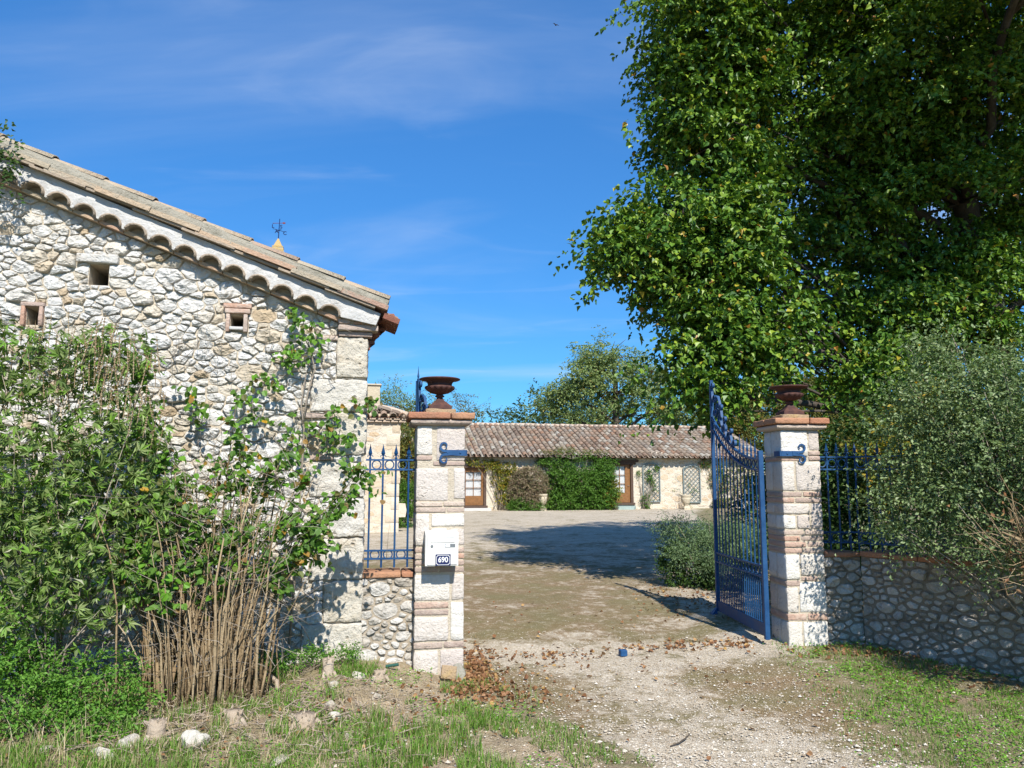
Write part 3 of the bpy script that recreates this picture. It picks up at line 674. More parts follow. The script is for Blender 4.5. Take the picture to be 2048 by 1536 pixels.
    pl = [SH(P(-.18, .20, 0.0)), P(4.6/ca, .20, 0.0), P(4.6/ca, .20, 8.2), SH(P(-.18, .20, 8.2))]
    rf.add(pl, [(0, 1, 2, 3)]); rf.add([(2*RX-p[0], p[1], p[2]) for p in pl], [(3, 2, 1, 0)])
    rf.build('roof', M['roof_tile'], t, True)
    # bricks of the cornice on the front of the corner
    for xa, xb, za, zb, yf in ((-0.235, 0.045, 2.794, 2.836, -.055), (-0.24, 0.092, 2.841, 2.888, -.095), (-0.24, -0.14, 2.893, 2.934, -.10), (-0.115, -0.04, 2.892, 2.914, -.10), (-0.02, 0.085, 2.892, 2.918, -.102)):
        link('brick', rock_box(xa, xb, yf, 0.12, za, zb, 0.003, 5, .008), M['brick'], t, smooth=True)
    MB().box(-0.235, 0.08, -0.08, 0.1, 2.84, 2.95).build('cornice_mortar', M['mortar'], t)
    for k in range(3):
        vs = [P(s_, h, y) for y in (-.185+k*.165, -.185+k*.165+.155) for s_, h in ((-.215, .150), (-.075, .150), (-.075, .196), (-.215, .196))]
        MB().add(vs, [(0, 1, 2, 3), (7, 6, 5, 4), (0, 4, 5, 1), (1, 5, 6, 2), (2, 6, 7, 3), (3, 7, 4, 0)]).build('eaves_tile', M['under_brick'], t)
    # eaves cornice of stepped tile courses running back along the side wall
    for k in range(6):
        mb = MB(); z = 2.70+0.058*k; xe = 0.035+0.042*k
        for j in range(26):
            y = 0.03 + j*0.2
            if k % 2 == 0: mb.box(-0.05, xe+random.uniform(-.006, .006), y, y+0.19, z, z+0.045)
            else:
                vs = []; K = 7
                for x in (xe, -0.05):
                    for i in range(K):
                        a = math.pi*i/(K-1); vs.append((x, y+.095-0.09*math.cos(a), z-0.008+0.06*math.sin(a)))
                mb.add(vs, [(i, i+1, K+i+1, K+i) for i in range(K-1)] + [tuple(range(K))])
        mb.v = [(p[0]-.17*max(p[1], 0), p[1], p[2]) for p in mb.v]
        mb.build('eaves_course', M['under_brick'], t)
    return t
barn()

# ------------------------------------------------------------------ gate pillars
def pillar(name, label, loc, rz, x0, x1, dep, blocks, cap_lab=None):
    t = thing(name, label, 'pillar', loc, rz, 'gate pillars')
    MB().box(x0+.010, x1-.010, .010, dep-.010, -0.25, 2.06).build('core', M['mortar'], t)
    for (u0, u1, z0, z1, k) in blocks:
        a, b = x0+u0*(x1-x0), x0+u1*(x1-x0)
        if k == 's':
            j = [random.uniform(-.004, .004) for _ in range(3)]
            sp = dep*random.uniform(.45, .62)
            link('stone', rock_box(a+.003, b-.003, j[0], sp-.004, z0+.003, z1-.003, 0.006, 7, 0.012, 14), M['pillar_stone'], t, smooth=True)
            link('stone', rock_box(a+.003, b-.003, sp+.004, dep+j[1], z0+.003, z1-.003, 0.008, 6, 0.014, 14), M['pillar_stone'], t, smooth=True)
        else:
            link('brick', rock_box(a+.003, b-.003, random.uniform(-.002, .006), dep-random.uniform(0, .006), z0, z1, 0.003, 5, 0.007, 18), M['brick'], t, smooth=True)
    cx, o = (x0+x1)/2, 0.052
    # rounded moulding then two flat cap bricks, then the small plinth of the urn
    mb = MB(); h0, h1 = 2.043, 2.092; prof = [(0.0, h0), (0.030, h0+.004), (0.046, h0+.018), (0.050, h0+.03), (0.046, h0+.042), (0.03, h1)]
    vs = []; fs = []
    for e, z in prof: vs += [(x0-e, -e, z), (x1+e, -e, z), (x1+e, dep+e, z), (x0-e, dep+e, z)]
    for i in range(len(prof)-1):
        for j in range(4): fs.append((i*4+j, i*4+(j+1) % 4, i*4+4+(j+1) % 4, i*4+4+j))
    fs += [(0, 3, 2, 1), tuple(len(vs)-4+j for j in range(4))]
    mb.add(vs, fs).build('moulding', M['brick'], t)
    e = 0.072; mid = x0+(x1-x0)*.68
    for a, b in ((x0-e, mid-.004), (mid+.004, x1+e)):
        link('cap_brick', rock_box(a, b, -e, dep/2-.003, 2.095, 2.150, 0.005, 7, .012, 20), M['cap_brick'], t, smooth=True)
        link('cap_brick', rock_box(a, b, dep/2+.003, dep+e, 2.095, 2.150, 0.005, 7, .012, 20), M['cap_brick'], t, smooth=True)
    link('plinth', rock_box(cx-.128, cx+.128, dep/2-.128, dep/2+.128, 2.147, 2.192, 0.007, 7, .012, 22), M['plinth'], t, smooth=True)
    return t
S, K_ = 's', 'b'
left_blocks = [(0, .33, 1.795, 2.04, S), (.40, 1, 1.745, 2.04, S), (0, .33, 1.752, 1.790, K_), (.34, 1, 1.708, 1.742, K_),
    (0, .66, 1.415, 1.69, S), (.76, 1, 1.43, 1.69, S), (0, .55, 1.370, 1.408, K_), (.56, 1, 1.372, 1.409, K_), (0, .62, 1.322, 1.362, K_), (.63, 1, 1.321, 1.361, K_),
    (0, .29, 1.048, 1.314, S), (.32, 1, 1.205, 1.314, S), (.68, 1, 1.048, 1.190, S), (.31, .66, 1.048, 1.195, S),
    (0, .5, 0.997, 1.036, K_), (.51, 1, 0.995, 1.034, K_), (0, .45, 0.943, 0.985, K_), (.46, 1, 0.945, 0.985, K_), (0, .6, 0.892, 0.930, K_), (.61, 1, 0.890, 0.930, K_), (0, .48, 0.838, 0.880, K_), (.49, 1, 0.836, 0.878, K_),
    (0, .71, 0.608, 0.822, S), (.74, 1, 0.608, 0.822, S), (0, .69, 0.548, 0.598, K_), (0, .69, 0.494, 0.538, K_), (.72, 1, 0.288, 0.598, S), (0, .69, 0.288, 0.484, S),
    (0, .58, 0.232, 0.278, K_), (.59, 1, 0.234, 0.280, K_), (0, .5, -0.1, 0.222, S), (.52, 1, -0.1, 0.222, S)]
lp = pillar('gate_pillar', 'white stone and brick gate pillar carrying the letter box', (-0.392, 6.5, 0), 10, -0.41, 0.0, 0.41, left_blocks)
right_blocks = [(0, .70, 1.80, 2.04, S), (.72, 1, 1.855, 2.04, S), (0, .66, 1.762, 1.796, K_), (.70, 1, 1.812, 1.848, K_), (.70, 1, 1.764, 1.804, K_),
    (0, .33, 1.488, 1.756, S), (.36, 1, 1.488, 1.756, S), (0, .5, 1.436, 1.478, K_), (.52, 1, 1.438, 1.480, K_), (0, .3, 1.384, 1.426, K_), (.32, 1, 1.382, 1.426, K_),
    (0, .67, 1.280, 1.374, S), (.70, 1, 1.148, 1.374, S), (0, .32, 1.148, 1.272, S), (.34, .67, 1.148, 1.272, S),
    (0, .5, 1.094, 1.136, K_), (.52, 1, 1.095, 1.137, K_), (0, .4, 1.042, 1.084, K_), (.42, 1, 1.042, 1.082, K_), (0, .55, .988, 1.030, K_), (.57, 1, .988, 1.030, K_), (0, .45, .934, .976, K_), (.47, 1, .934, .976, K_),
    (0, .36, .700, .924, S), (.38, 1, .735, .924, S), (.38, .8, .690, .727, K_), (0, .36, .645, .690, K_), (0, .30, .412, .636, S), (.32, 1, .412, .680, S),
    (0, .48, .345, .402, K_), (.50, 1, .347, .402, K_), (0, .36, -.05, .335, S), (.38, 1, -.05, .335, S)]
rp = pillar('gate_pillar', 'white stone and brick gate pillar on the right with the open gate hung from it', (2.454, 7.05, 0), 5, 0.0, 0.372, 0.375, right_blocks)

def spiral(c, r0, r1, a0, turns, n=18, y=0.0):
    out = []
    for i in range(n):
        f = i/(n-1); r = r0+(r1-r0)*f; a = a0+turns*2*math.pi*f
        out.append((c[0]+r*math.cos(a), y, c[1]+r*math.sin(a)))
    return out
def strap(parent, xa, xe, z, side, wrap):
    """forked hinge strap: flat bar on the pillar face ending in two scrolls at xe; side=-1 scrolls to the left"""
    y = -0.012; mb = MB()
    lo, hi = min(xa, xe), max(xa, xe)
    mb.box(lo, hi, y-.006, y+.006, z-.024, z+.024)
    for sg in (1, -1):
        c = (xe+side*.012, z+sg*.056)
        pts = [(xe-side*.07, y-.004, z+sg*.008), (xe-side*.02, y-.004, z+sg*.012)]
        a0 = -math.pi/2*sg
        sp = spiral(c, 0.042, 0.014, a0, sg*side*0.92, 20, y-.004)
        mb.tube(pts+sp, [1.3, 1.4]+[1.35-.85*i/19 for i in range(20)], flat=(.0075, .005), up=(0, 1, 0))
    o = mb.build('hinge_strap', M['blue'], parent)
    b = MB()
    for bx in (xe-side*.02, xe-side*.11): b.lathe([(.011, 0), (.010, .004), (.005, .008), (.001, .009)], 8)
    bb = MB()
    for bx in (xe-side*.015, xe-side*.12):
        bb.add([(bx+.010*math.cos(q*math.pi/4)*s_, y-.006-h_, z+.010*math.sin(q*math.pi/4)*s_) for s_, h_ in ((1, 0), (.7, .006), (.1, .008)) for q in range(8)],
               [(r_*8+i, r_*8+(i+1) % 8, r_*8+8+(i+1) % 8, r_*8+8+i) for r_ in range(2) for i in range(8)])
    bb.build('bolt', M['blue'], o)
    w = MB(); w.box(*wrap); w.build('wrap', M['blue'], o)
    return o
strap(lp, 0.008, -0.165, 1.814, -1, (0.002, 0.013, -.018, .24, 1.79, 1.838))
strap(rp, -0.008, 0.172, 1.826, 1, (-0.018, -0.004, -.018, .11, 1.802, 1.85))

# ------------------------------------------------------------------ cast iron urns
def urn(name, label, loc, rz):
    t = thing(name, label, 'urn', loc, rz, 'rusty urns on the gate pillars')
    MB().frustum((0, 0), .098, .096, 0.0, .032).frustum((0, 0), .088, .062, .032, .056).frustum((0, 0), .062, .036, .056, .078).frustum((0, 0), .036, .026, .078, .100).build('foot', M['rust'], t)
    MB().lathe([(.026, .094), (.024, .104), (.040, .112), (.042, .120), (.030, .128), (.028, .134), (.05, .138)], 20).build('stem', M['rust'], t, True)
    def gad(i, q, r, z):
        return r*(1 + (0.13*(abs(math.cos(7*q))-.55) if z < .190 and z > .138 else 0))
    MB().lathe([(.040, .135), (.075, .145), (.105, .163), (.124, .182), (.131, .194), (.127, .202), (.112, .206)], 96, mod=gad).build('bowl', M['rust'], t, True)
    MB().lathe([(.112, .204), (.105, .214), (.108, .230), (.118, .243), (.132, .251), (.165, .256), (.177, .262), (.178, .268), (.170, .272), (.155, .268), (.12, .255), (.10, .21), (.02, .20)], 48).build('rim', M['rust'], t, True)
    return t
def world_of(t, p):
    return Matrix.Translation(t.location) @ Matrix.Rotation(t.rotation_euler.z, 4, 'Z') @ Vector(p)
u1 = urn('garden_urn', 'rusty cast iron urn on the pillar with the letter box', world_of(lp, (-.205, .205, 2.193)), 10)
u2 = urn('garden_urn', 'rusty cast iron urn on the right gate pillar beneath the tree', world_of(rp, (.186, .187, 2.193)), 5)

# ------------------------------------------------------------------ wrought iron gate leaves
def spear_mesh(s=1.0):
    mb = MB()
    prof = [(.004, 0), (.011, .006), (.011, .014), (.005, .022), (.006, .032), (.018, .052), (.012, .075), (.005, .105), (.001, .13)]
    mb.lathe([(r*s, z*s) for r, z in prof], 4)
    for sg in (-1, 1):
        mb.tube([(0, 0, .026*s), (sg*.012*s, 0, .038*s), (sg*.021*s, 0, .032*s), (sg*.021*s, 0, .020*s)], .0035*s, 5)
    return mb.mesh('spear')
SPEAR = spear_mesh(); SPIKE = MB().lathe([(.006, 0), (.011, .02), (.011, .03), (.006, .04), (.012, .07), (.006, .10), (.002, .16), (.001, .18)], 6).mesh('spike')
RING = MB().torus((0, 0, 0), .036, .006, 'y', 16, 5).mesh('ring')
def put(name, me, material, parent, loc):
    o = link(name, me, material, parent); o.location = loc; return o
def gate_leaf(label, loc, rz, Lw, mid_cover):
    t = thing('gate_leaf', label, 'gate', loc, rz, 'blue iron gate leaves')
    B_ = M['blue']
    zu = lambda s: 1.615 + 0.475*(s/Lw)**2.0
    zl = lambda s: 1.515 + 0.46*(s/Lw)**2.0
    MB().box(-.022, .022, -.022, .022, 0.0, 1.69, .003).build('hinge_stile', B_, t)
    ms = MB().box(Lw-.02, Lw+.02, -.018, .018, 0.02, 2.52, .003).build('meeting_stile', B_, t)
    if mid_cover:
        MB().box(Lw+.021, Lw+.045, -.024, .024, .02, 2.50).build('cover_strip', B_, ms)
        put('finial', MB().lathe([(.008, 0), (.014, .015), (.008, .03), (.012, .05), (.006, .09), (.001, .16)], 8).mesh('finial'), B_, ms, (Lw+.033, 0, 2.50))
    MB().box(.023, Lw-.021, -.010, .010, 0.03, 0.135).build('kick_plate', B_, t)
    for z in (0.545, 0.64): MB().box(.023, Lw-.021, -.014, .014, z-.007, z+.007).build('mid_rail', B_, t)
    n = 14
    for i in range(n):
        s = .023 + (Lw-.044)*(i+.5)/n; put('ring', RING, B_, t, (s, 0, .5925))
    for f, nm in ((zu, 'top_rail'), (zl, 'lower_top_rail')):
        MB().tube([(.02+(Lw-.04)*i/22, 0, f((Lw)*i/22)) for i in range(23)], 1.0, flat=(.014, .008), up=(0, 0, 1)).build(nm, B_, t)
    for i in range(13):
        s = .023 + (Lw-.044)*(i+.5)/13; put('ring', RING, B_, t, (s, 0, (zu(s)+zl(s))/2))
    nb = 12
    for i in range(nb):
        s = .023 + (Lw-.044)*(i+1)/(nb+1)
        MB().tube([(s, 0, .647), (s, 0, zl(s)-.004)], .0075, 6).build('bar', B_, t)
        if s < Lw*.42: put('spear_point', SPIKE, B_, t, (s, 0, zu(s)+.006))
    for i in range(25):
        s = .023 + (Lw-.044)*(i+1)/26
        MB().tube([(s, 0, .13), (s, 0, .54)], .0065, 5).build('short_bar', B_, t)
    # C and S scrolls climbing towards the meeting stile
    def scroll(c1, r1_, c2, r2_, sg):
        d = math.atan2(c2[1]-c1[1], c2[0]-c1[0]); o = d + sg*math.pi/2
        p1 = spiral(c1, r1_*.25, r1_, o - sg*2.3*math.pi, sg*1.15, 18)[:]
        p2 = spiral(c2, r2_, r2_*.25, o, sg*1.15, 18)
        mid = [((p1[-1][0]*(1-f)+p2[0][0]*f)+math.cos(o)*.05*math.sin(math.pi*f)*math.dist(c1, c2)*1.2, 0, (p1[-1][2]*(1-f)+p2[0][2]*f)+math.sin(o)*.05*math.sin(math.pi*f)*math.dist(c1, c2)*1.2) for f in (.25, .5, .75)]
        pts = p1+mid+p2
        MB().tube(pts, 1.0, flat=(.006, .0135), up=(0, 1, 0)).build('scroll', B_, t)
    q = lambda fr, up: (Lw*fr, zu(Lw*fr)+up)
    scroll((Lw-.055, 2.46), .034, (Lw-.12, 2.29), .060, 1)
    scroll((Lw-.20, 2.21), .045, (Lw-.10, 2.08+.06), .05, -1)
    scroll(q(.86, .34), .035, q(.80, .14), .065, -1)
    scroll(q(.77, .30), .036, q(.70, .10), .060, 1)
    scroll(q(.69, .22), .034, q(.60, .075), .062, 1)
    scroll(q(.56, .16), .030, q(.49, .055), .045, 1)
    for fr in (.93, .83, .73, .64, .55): put('collar', MB().box(-.012, .012, -.016, .016, -.012, .012, .003).mesh('collar'), B_, t, (Lw*fr, 0, zu(Lw*fr)+.018))
    return t
gr = gate_leaf('open blue wrought iron gate leaf with scrolled top on the right', (2.292, 7.14, 0.165), 93.2, 1.37, False)
MB().add([(1.37-.05, .02, -.02), (1.37+.05, .02, -.02), (1.37+.05, .09, -.02), (1.37-.05, .09, -.02), (1.37-.02, .02, .06), (1.37+.02, .02, .06)],
         [(0, 1, 2, 3), (0, 4, 5, 1), (2, 3, 4, 5), (0, 3, 4), (1, 5, 2)]).build('drop_bolt', M['blue'], gr)
gl = gate_leaf('blue wrought iron gate leaf swung back behind the letter box pillar', (-0.515, 6.99, 0.13), 113.0, 1.20, True)

# ------------------------------------------------------------------ letter box with house number
def text_mesh(s, size, depth, bold=0.0):
    cu = bpy.data.curves.new('lettering', 'FONT'); cu.body = s; cu.size = size; cu.extrude = depth; cu.offset = bold
    cu.align_x = 'CENTER'; cu.align_y = 'CENTER'
    o = bpy.data.objects.new('lettering', cu); C.objects.link(o)
    bpy.context.view_layer.update()
    me = bpy.data.meshes.new_from_object(o.evaluated_get(bpy.context.evaluated_depsgraph_get()))
    bpy.data.objects.remove(o); return me
def letter_box():
    t = thing('letter_box', 'white letter box with navy 690 number plate on the pillar', 'letter box', (-0.392, 6.5, 0), 10)
    x0, x1, z0, z1, yf = -.335, -.070, .905, 1.165, -.160
    mb = MB(); b = .006
    prof = [(yf, z0), (yf, z1-.012), (yf+.012, z1), (-.006, z1+.012), (-.006, z0+.008)]
    vs = [(x, y, z) for x in (x0, x1) for y, z in prof]; n = 5
    mb.add(vs, [tuple(range(n))[::-1], tuple(range(n, 2*n))] + [(i, (i+1) % n, n+(i+1) % n, n+i) for i in range(n)]).build('body', M['plastic'], t)
    d = MB().box(x0+.014, x1-.012, yf-.008, yf+.002, z0+.008, z1-.020, .003).build('door', M['plastic'], t)
    fl = MB().box(x0+.042, x1-.030, yf-.013, yf-.007, 1.088, 1.124, .002).build('mail_flap', M['plastic'], t)
    MB().box(x0+.044, x1-.032, yf-.0105, yf-.0075, 1.124, 1.128).build('slot', M['metal'], fl)
    lk = MB()
    lk.add([(x0+.052+.011*math.cos(q*math.pi/6), y, 1.062+.011*math.sin(q*math.pi/6)) for y in (yf-.006, yf-.013) for q in range(12)], [tuple(range(12, 24))] + [(i, (i+1) % 12, 12+(i+1) % 12, 12+i) for i in range(12)])
    lk.build('lock', M['metal'], t)
    npn = MB().box(-.180, -.096, yf-.011, yf-.006, 1.052, 1.078).build('name_plate', M['metal'], t)
    MB().box(-.176, -.138, yf-.0125, yf-.0115, 1.055, 1.075).build('name_card', M['white'], npn)
    # number plate with notched corners, white border and digits
    cx, cz, w, h, c = -.193, .952, .061, .045, .010
    def oct_(w, h, c, y): return [(cx-w+c, y, cz-h), (cx+w-c, y, cz-h), (cx+w, y, cz-h+c), (cx+w, y, cz+h-c), (cx+w-c, y, cz+h), (cx-w+c, y, cz+h), (cx-w, y, cz+h-c), (cx-w, y, cz-h+c)]
    pl = MB(); a = oct_(w, h, .003, yf-.008); bq = oct_(w, h, .003, yf-.012)
    pl.add(a+bq, [tuple(range(8, 16))[::-1]] + [(i, (i+1) % 8, 8+(i+1) % 8, 8+i) for i in range(8)])
    p = pl.build('number_plate', M['navy'], t)
    bd = MB(); o1 = oct_(w-.006, h-.006, .013, yf-.0135); i1 = oct_(w-.0095, h-.0095, .0125, yf-.0135)
    bd.add(o1+i1, [(i, (i+1) % 8, 8+(i+1) % 8, 8+i) for i in range(8)]); bd.build('border', M['white'], p)
    dg = link('digits', text_mesh('690', .058, .0008, .0012), M['white'], p)
    dg.rotation_euler = (R(90), 0, 0); dg.location = (cx, yf-.0142, cz+.001); dg.scale = (.92, 1.0, 1.0)
    tag(dg, 'white house number 690')
letter_box()

# ------------------------------------------------------------------ railings
def railing(label, loc, rz, L_, pick, rings_top, zs):
    """zs: foot, lower rail a, lower rail b, upper rail a, upper rail b, spear base"""
    t = thing('iron_railing', label, 'railing', loc, rz, 'blue spear topped railings')
    B_ = M['blue']
    for z in zs[1:5]: MB().box(-.01, L_+.01, -.012, .012, z-.007, z+.007).build('rail', B_, t)
    for x in pick:
        MB().tube([(x, 0, zs[0]), (x, 0, zs[5])], .0085, 6).build('bar', B_, t)
        put('spear_point', SPEAR, B_, t, (x, 0, zs[5]-.004))
    for a, b in zip(pick[:-1], pick[1:]):
        put('ring', RING, B_, t, ((a+b)/2, 0, (zs[1]+zs[2])/2))
        if rings_top: put('ring', RING, B_, t, ((a+b)/2, 0, (zs[3]+zs[4])/2))
    return t
railing('short blue railing with four spear points between barn and pillar', (-1.225, 6.545, 0), 9.5, 0.415, [.025+.108*i for i in range(4)], True, (.862, .935, 1.002, 1.675, 1.757, 1.765))
railing('blue railing with spear points just right of the right pillar', (2.83, 7.24, 0), 2, 0.33, [.022+.095*i for i in range(4)], True, (.945, 1.015, 1.107, 1.685, 1.80, 1.81))
railing('long blue railing half hidden by the grey green bush', (3.17, 7.22, 0), -50, 2.6, [.03+.105*i for i in range(25)], True, (.945, 1.015, 1.107, 1.685, 1.80, 1.81))

# ------------------------------------------------------------------ low walls under the railings
def low_wall(label, loc, rz, L_, h, z0, dep, seed, limit=300, caps=True, tries=3500, rmax=.085, gap=.016, mort='grey_mortar', stone='wall_stone'):
    random.seed(seed)
    t = thing('low_wall', label, 'wall', loc, rz, 'low rubble walls beside the gate')
    MB().box(0, L_, 0, dep, z0-.3, h-.05).build('core', M[mort], t)
    cells = rubble_cells(0, L_, z0-.1, h-.05, lambda x, z: True, .022, rmax, gap, 1.5, (), [(1, 0, L_), (-1, 0, 0), (0, 1, h-.055)], tries, 1.3)
    lay_stones(cells, t, M[stone], (.022, .05), limit, None, 16, .45)
    if caps:
        x = 0.0
        while x < L_-.02:
            w = min(random.uniform(.22, .34), L_-x)
            if L_-x-w < .08: w = L_-x
            link('cap_brick', rock_box(x+.003, x+w-.004, -.03, dep+.03, h-.05, h-.004+random.uniform(-.006, .004), .006, 6, .012, 18), M['cap_brick'], t, smooth=True)
            x += w
    return t
low_wall('low stained rubble wall under the short railing left of the pillar', (-1.235, 6.50, 0), 9.5, 0.425, 0.835, 0.15, 0.25, 3)
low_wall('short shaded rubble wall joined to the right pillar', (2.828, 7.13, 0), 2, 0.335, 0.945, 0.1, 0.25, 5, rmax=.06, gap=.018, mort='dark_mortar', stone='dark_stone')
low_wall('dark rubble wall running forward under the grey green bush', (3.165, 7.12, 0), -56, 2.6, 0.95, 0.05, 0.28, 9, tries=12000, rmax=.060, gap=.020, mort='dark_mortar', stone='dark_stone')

# ------------------------------------------------------------------ long low farmhouse across the courtyard
SLOPE = math.atan2(1.65, 4.38)
def tile_mesh(K=6):
    vs = []; fs = []
    for y, rr, z in ((0, .098, .030), (0, .082, .030), (.47, .080, .0)):
        for k in range(K):
            a = math.pi*k/(K-1); vs.append((-rr*math.cos(a), y, z+rr*.92*math.sin(a)))
    for k in range(K-1): fs += [(k, k+1, K+k+1, K+k), (k, 2*K+k, 2*K+k+1, k+1)]
    return vs, fs
def farmhouse():
    t = thing('farmhouse', 'long low stone farmhouse with terracotta tile roof across the courtyard', 'house', (0, 33.4, 0), 12)
    X0, X1 = -5.0, 11.8
    ops = [(-2.15, -1.12, .40, 2.14), (4.50, 5.52, .45, 2.32)]
    xs = sorted({X0, X1} | {a for o in ops for a in o[:2]})
    b = MB()
    for xa, xb in zip(xs[:-1], xs[1:]):
        z = -0.2
        for o in ops:
            if o[0] <= xa+1e-6 and o[1] >= xb-1e-6: b.add([(xa, 0, z), (xb, 0, z), (xb, 0, o[2]), (xa, 0, o[2])], [(0, 1, 2, 3)]); z = o[3]
        b.add([(xa, 0, z), (xb, 0, z), (xb, 0, 2.62), (xa, 0, 2.62)], [(0, 1, 2, 3)])
    for o in ops:
        a, c, d, e = o
        b.add([(a, 0, d), (c, 0, d), (c, 0, e), (a, 0, e), (a, .4, d), (c, .4, d), (c, .4, e), (a, .4, e)], [(0, 4, 5, 1), (1, 5, 6, 2), (2, 6, 7, 3), (3, 7, 4, 0), (4, 7, 6, 5)])
    b.add([(X1, 0, -.2), (X1, 8, -.2), (X1, 8, 2.6), (X1, 4, 4.1), (X1, 0, 2.6)], [(0, 1, 2, 3, 4)])
    b.add([(X0, 0, -.2), (X0, 8, -.2), (X0, 8, 2.6), (X0, 4, 4.1), (X0, 0, 2.6)], [(4, 3, 2, 1, 0)])
    b.add([(X0, 8, -.2), (X1, 8, -.2), (X1, 8, 2.6), (X0, 8, 2.6)], [(3, 2, 1, 0)])
    me = bpy.data.meshes.new('wall'); me.from_pydata(b.v, [], b.f); me.update(); link('wall', me, M['render'], t)
    # bare stones low on the wall and scattered through the render
    random.seed(21)
    def sc(c): return -c[1]
    rects = [(a-.15, c+.15, d-.2, e+.2) for a, c, d, e in ops]
    cells = rubble_cells(5.6, 11.6, 0.05, 2.5, lambda x, z: random.random() < .75, .07, .17, .05, 1.7, rects, (), 2600, 1.4)
    cells += rubble_cells(-1.1, 0.6, 0.05, 2.4, lambda x, z: True, .07, .16, .05, 1.7, rects, (), 900, 1.4)
    lay_stones(cells, t, M['render_stone'], (.01, .03), 300, sc, 10, .4)
    # roof
    roof = MB(); z_e = 2.52; cs, sn = math.cos(SLOPE), math.sin(SLOPE)
    def RP(x, s, h=0.0): return (x, -.38 + s*cs - h*sn, z_e + s*sn + h*cs)
    SR = 4.68
    roof.add([RP(X0-.1, 0), RP(X1+.1, 0), RP(X1+.1, SR), RP(X0-.1, SR)], [(0, 1, 2, 3)])
    p = [RP(X0-.1, 0), RP(X1+.1, 0), RP(X1+.1, SR), RP(X0-.1, SR)]
    roof.add([(q[0], 8-q[1], q[2]) for q in p], [(3, 2, 1, 0)])
    ro = roof.build('roof', M['roof_deck'], t)
    vs, fs = tile_mesh(); tm = bpy.data.meshes.new('tile'); tm.from_pydata(vs, [], fs); tm.update()
    fix_smooth = [True]*len(tm.polygons); tm.polygons.foreach_set('use_smooth', fix_smooth)
    rest = MB(); canal = MB(); rows = 12; ex = .385; ncol = int((X1-X0)/.25); made = 0
    for i in range(ncol+1):
        x = X0+.02+i*.25
        K = 6
        cv = []
        for s in (-.06, SR):
            for k in range(K):
                a = math.pi*k/(K-1); cv.append(RP(x+.125-.10*math.cos(a), s, .075-.065*math.sin(a)))
        canal.add(cv, [(k, k+1, K+k+1, K+k) for k in range(K-1)])
        for j in range(rows):
            s = -.05 + j*ex + random.uniform(-.02, .02); dx = random.uniform(-.014, .014); rz = random.uniform(-.045, .045)
            Mx = Matrix.Translation(RP(x+dx, s, .035+random.uniform(0, .012))) @ Matrix.Rotation(SLOPE, 4, 'X') @ Matrix.Rotation(rz, 4, 'Z')
            if -2.1 < x < 9.8 and j < 6 and made < 290:
                o = link('roof_tile', tm, M['roof_tile'], ro); o.matrix_local = Mx; made += 1
            else: rest.add([Mx @ Vector(v) for v in vs], fs)
    canal.build('canal_tiles', M['roof_tile'], ro, True, 'stuff')
    rest.build('tile_field', M['roof_tile'], ro, True, 'stuff')
    K = 7
    vs2 = []
    for x, rr in ((0, .125), (.46, .105)):
        for k in range(K):
            a = math.pi*k/(K-1); vs2.append((x, -rr*math.cos(a), rr*math.sin(a)))
    rm = bpy.data.meshes.new('ridge_tile'); rm.from_pydata(vs2, [], [(k, k+1, K+k+1, K+k) for k in range(K-1)] + [tuple(range(K))]); rm.update()
    x = X0-.1
    while x < X1-.2:
        o = link('ridge_tile', rm, M['ridge_tile'], ro); o.location = (x, 4.0, z_e+SR*sn-.01+random.uniform(-.012, .012)); o.rotation_euler = (0, random.uniform(-.02, .02), random.uniform(-.03, .03)); x += .42
    MB().add([(X0, -.02, 2.56), (X1, -.02, 2.56), (X1, -.34, 2.50), (X0, -.34, 2.50), (X0, -.02, 2.6), (X1, -.02, 2.6)], [(0, 1, 2, 3), (2, 3, 4, 5)]).build('soffit', M['dark_wood'], t)
    # doors
    def door(xa, xb, z0, z1, gx, gz0, gz1, pan, rows_, jw):
        d = bpy.data.objects.new('door', None); C.objects.link(d); d.parent = t; d.empty_display_size = .1
        fr = MB(); y = .05
        fr.box(xa, xa+jw, y-.08, y+.1, z0, z1); fr.box(xb-jw, xb, y-.08, y+.1, z0, z1); fr.box(xa-.12, xb+.12, y-.11, y+.1, z1, z1+.10); fr.box(xa-.05, xb+.06, y-.13, y+.1, z0-.09, z0)
        fr.build('door_frame', M['dark_wood'], d)
        la, lb = xa+jw, xb-jw; ga, gb = gx
        lf = MB(); y0, y1 = .06, .10
        lf.box(la+.003, ga, y0, y1, z0+.01, z1-.01); lf.box(gb, lb-.003, y0, y1, z0+.01, z1-.01); lf.box(ga+.001, gb-.001, y0, y1, gz1, z1-.01); lf.box(ga+.001, gb-.001, y0, y1, z0+.01, gz0)
        lf.build('door_leaf', M['oak_wood'], d)
        MB().box(ga+.06, gb-.06, y0-.012, y0+.004, z0+.07, gz0-.06, .004).build('door_panel', M['oak_wood'], d)
        mu = MB(); nx = len(pan)
        w = (gb-ga)/nx; hh = (gz1-gz0)/rows_
        for i in range(1, nx): mu.box(ga+w*i-.012, ga+w*i+.012, y0+.004, y1-.004, gz0, gz1)
        for j in range(1, rows_): mu.box(ga, gb, y0+.006, y1-.006, gz0+hh*j-.012, gz0+hh*j+.012)
        mu.build('glazing_bars', M['oak_wood'], d)
        for i in range(nx):
            for j in range(rows_): MB().box(ga+w*i+.012, ga+w*(i+1)-.012, .078, .082, gz0+hh*j+.012, gz0+hh*(j+1)-.012).build('pane', M['glass'], d)
        cv = MB(); N_ = 40; pv = None
